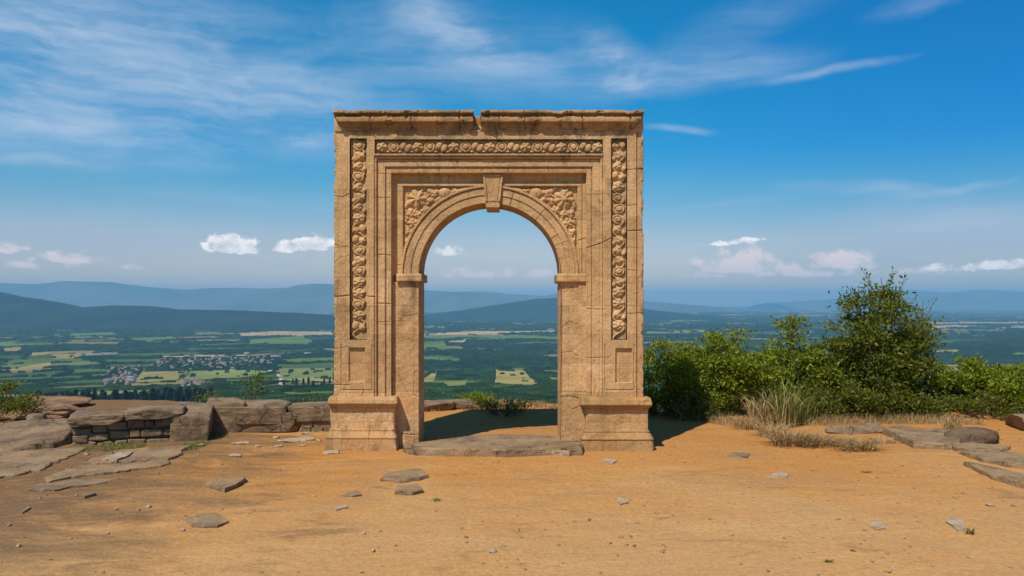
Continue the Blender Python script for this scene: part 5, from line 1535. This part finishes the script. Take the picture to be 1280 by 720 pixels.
# village houses
WM = mat_plain('house_wall', (.40, .34, .27), (.30, .25, .20), .2); RM = mat_plain('house_roof', (.30, .17, .11), (.22, .15, .12), .2); RG_ = mat_plain('slate_roof', (.22, .22, .23), (.3, .29, .28), .2)
def house_meshes(L, Wd, H, rh):
    mb = MB(); V, F = cube_grid(1, 1, 1); mb.add((V - [.5, .5, 0]) * [L, Wd, H + 1] - [0, 0, 1], F)
    V = np.array([(-L / 2, -Wd / 2, H), (-L / 2, Wd / 2, H), (-L / 2, 0, H + rh), (L / 2, -Wd / 2, H), (L / 2, Wd / 2, H), (L / 2, 0, H + rh)])
    mb.add(V, np.array([(0, 2, 1), (3, 4, 5)]))
    w = mb.mesh('wall', WM)
    o_ = .5; mb = MB()
    for sg in (-1, 1):
        a = np.array([(-L / 2 - o_, sg * (Wd / 2 + o_), H - o_ * rh / Wd * 2), (L / 2 + o_, sg * (Wd / 2 + o_), H - o_ * rh / Wd * 2), (L / 2 + o_, 0, H + rh + .1), (-L / 2 - o_, 0, H + rh + .1)])
        a = np.concatenate([a, a + [0, 0, .3]])
        mb.add(a, np.array([(0, 1, 2, 3), (4, 7, 6, 5), (0, 4, 5, 1), (2, 6, 7, 3), (1, 5, 6, 2), (0, 3, 7, 4)]))
    return w, mb
HM = []
for L, Wd, H, rh, mt in ((13, 9, 5.5, 3, RM), (16, 9, 6, 3.2, RM), (11, 8, 4.5, 2.8, RG_), (26, 13, 6.5, 3, RG_)):
    w, mb = house_meshes(L, Wd, H, rh); HM.append((w, mb.mesh('roof', mt)))
k = 0
for vi, (poly, num, lb, gp) in enumerate([(VILL[0], 60, 'pale house in the nearer valley village, among the trees left of the yellow field', 'houses of the nearer village'), (VILL[1], 120, 'small house in the larger valley village above the yellow field', 'houses of the larger village'),
                          (VILL[2], 22, 'pale farm building by the lane below the yellow field', 'farm buildings below the yellow field')]):
    P = [V_(a, b) for a, b in poly]; xs_ = [p[0] for p in P]; ys_ = [p[1] for p in P]; c = 0; tries = 0; got = []
    while c < num and tries < 9000:
        tries += 1
        x, y = rg.uniform(min(xs_), max(xs_)), rg.uniform(min(ys_), max(ys_))
        if not inpoly(np.array([x]), np.array([y]), P)[0]: continue
        if any((x - a) ** 2 + (y - b) ** 2 < 24 ** 2 for a, b in got): continue
        got.append((x, y)); c += 1
        z = float(terrain_h(np.array([x]), np.array([y]))[0]) + 4.0
        w, r_ = HM[int(rg.choice(4, p=[.4, .25, .25, .1]))]
        e = empty('village_house', (x, y, z), lb, 'house', gp); e.rotation_euler = (0, 0, rg.choice([.3, 1.87]) + rg.normal() * .2); e.scale = (1.0, 1.0, .95)
        for nm, me in (('wall', w), ('roof', r_)): obj(nm, me, e)
for (a, b, L) in ((118, 445.5, 3.2), (137, 444.5, 3.4), (309, 443, 1.2), (345, 448.5, 2.0), (385, 445, 1.4), (540, 409, 3), (635, 411, 2)):
    x, y = V_(a, b); z = float(terrain_h(np.array([x]), np.array([y]))[0]) + 8
    w, r_ = HM[3]
    e = empty('long_barn', (x, y, z - 4), 'long pale building standing alone among the far fields', 'barn', 'long pale buildings in the far fields'); e.scale = (L, 1.6, 1.3); e.rotation_euler = (0, 0, .08)
    for nm, me in (('wall', w), ('roof', r_)): obj(nm, me, e)

# hills and mountains as ridges of real relief
def ridge(name, pts, D, depth, mat, seed, rough=.05, dens=1.0, foot=-310):
    """pts: skyline (px, py) of the ridge as seen from the hilltop; D distance, depth front to back"""
    px_ = np.array([p[0] for p in pts], float); py_ = np.array([p[1] for p in pts], float)
    n = int((px_[-1] - px_[0]) / 1.6 * dens); m_ = 44
    u = np.linspace(px_[0], px_[-1], n); sky_ = np.interp(u, px_, py_)
    # smooth the polyline a little
    ker = np.hanning(15); ker /= ker.sum(); sky_ = np.convolve(np.pad(sky_, 7, 'edge'), ker, 'valid')
    top = CAM_H + (HY - sky_) / F_PX * D
    t = np.linspace(-1, 1, m_)
    UU, TT = np.meshgrid(u, t)
    Yd = D + TT * depth * .5
    Xx = (UU - CX) / F_PX * D * (1 + 0 * TT)
    shape = np.cos(TT * pi / 2) ** 1.3
    nz = fbm(Xx / (D * .035), Yd / (D * .035), 0, seed, 5)
    rg_ = (top[None] - foot)
    Zz = foot + rg_ * shape * (1 + rough * 2.2 * nz * (1 - shape * .7)) + rg_ * rough * .35 * fbm(Xx / (D * .008), Yd / (D * .008), 0, seed + 3, 3) * shape
    V = np.stack([Xx, Yd, Zz], -1).reshape(-1, 3)
    tag(obj(name, make_mesh(name, V, grid_faces(m_, n), True, mat)), None, None, None, 'structure')
def hill_mat(name, a, b, sc):
    m, nt = material(name); g = nt.new('ShaderNodeNewGeometry').outputs['Position']
    finish(nt, nt.mix(nt.mapr(nt.noise(g, sc, 4, .6), .4, .6), a, b), 1.0, spec=0.0); return m
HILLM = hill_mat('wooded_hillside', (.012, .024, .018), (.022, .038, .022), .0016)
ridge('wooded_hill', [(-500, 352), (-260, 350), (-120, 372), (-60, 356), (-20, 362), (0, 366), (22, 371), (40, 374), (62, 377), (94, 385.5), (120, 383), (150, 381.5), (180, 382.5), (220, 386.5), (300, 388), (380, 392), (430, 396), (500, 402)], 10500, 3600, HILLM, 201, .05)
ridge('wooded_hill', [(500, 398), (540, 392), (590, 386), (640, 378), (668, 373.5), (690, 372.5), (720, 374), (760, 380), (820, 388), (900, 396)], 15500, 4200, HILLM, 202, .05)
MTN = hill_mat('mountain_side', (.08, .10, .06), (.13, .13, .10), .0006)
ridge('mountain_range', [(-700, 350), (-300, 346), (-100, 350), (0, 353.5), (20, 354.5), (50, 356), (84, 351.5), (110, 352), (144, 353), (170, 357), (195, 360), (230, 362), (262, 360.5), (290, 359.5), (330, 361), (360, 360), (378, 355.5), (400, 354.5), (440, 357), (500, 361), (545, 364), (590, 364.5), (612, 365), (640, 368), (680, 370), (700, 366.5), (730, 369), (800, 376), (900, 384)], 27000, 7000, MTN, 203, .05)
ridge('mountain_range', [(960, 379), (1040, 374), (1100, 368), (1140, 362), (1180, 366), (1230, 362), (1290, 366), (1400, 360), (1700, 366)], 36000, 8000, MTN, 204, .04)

# the air itself
m, nt = material('haze_air')
pv = nt.new('ShaderNodeVolumePrincipled', {'Color': (.31, .68, 1.0, 1), 'Density': 4.3e-5, 'Anisotropy': 0.0})
ou = nt.new('ShaderNodeOutputMaterial'); nt.l.new(pv.outputs[0], ou.inputs['Volume'])
mb = MB(); V, F = cube_grid(1, 1, 1)
LO = np.array([-62000, -62000, -330.]); HI = np.array([62000, 62000, 790.])
mb.add(LO + V * (HI - LO), F)
tag(mb.build('haze', m), 'blue summer haze lying over the valley', 'haze', None, 'stuff')


# ================================================================== RENDER SETTINGS
S.render.engine = 'CYCLES'
S.view_settings.view_transform = 'Standard'; S.view_settings.look = 'None'
S.view_settings.exposure = 0.0; S.view_settings.gamma = 1.0; S.view_settings.use_curve_mapping = False
S.cycles.use_denoising = True
try: S.cycles.denoiser = 'OPENIMAGEDENOISE'; S.cycles.denoising_input_passes = 'RGB_ALBEDO_NORMAL'
except Exception: pass
S.cycles.use_adaptive_sampling = False
S.cycles.max_bounces = 6; S.cycles.diffuse_bounces = 3; S.cycles.glossy_bounces = 2; S.cycles.transmission_bounces = 3; S.cycles.transparent_max_bounces = 6
S.cycles.volume_bounces = 1
S.cycles.sample_clamp_indirect = 6
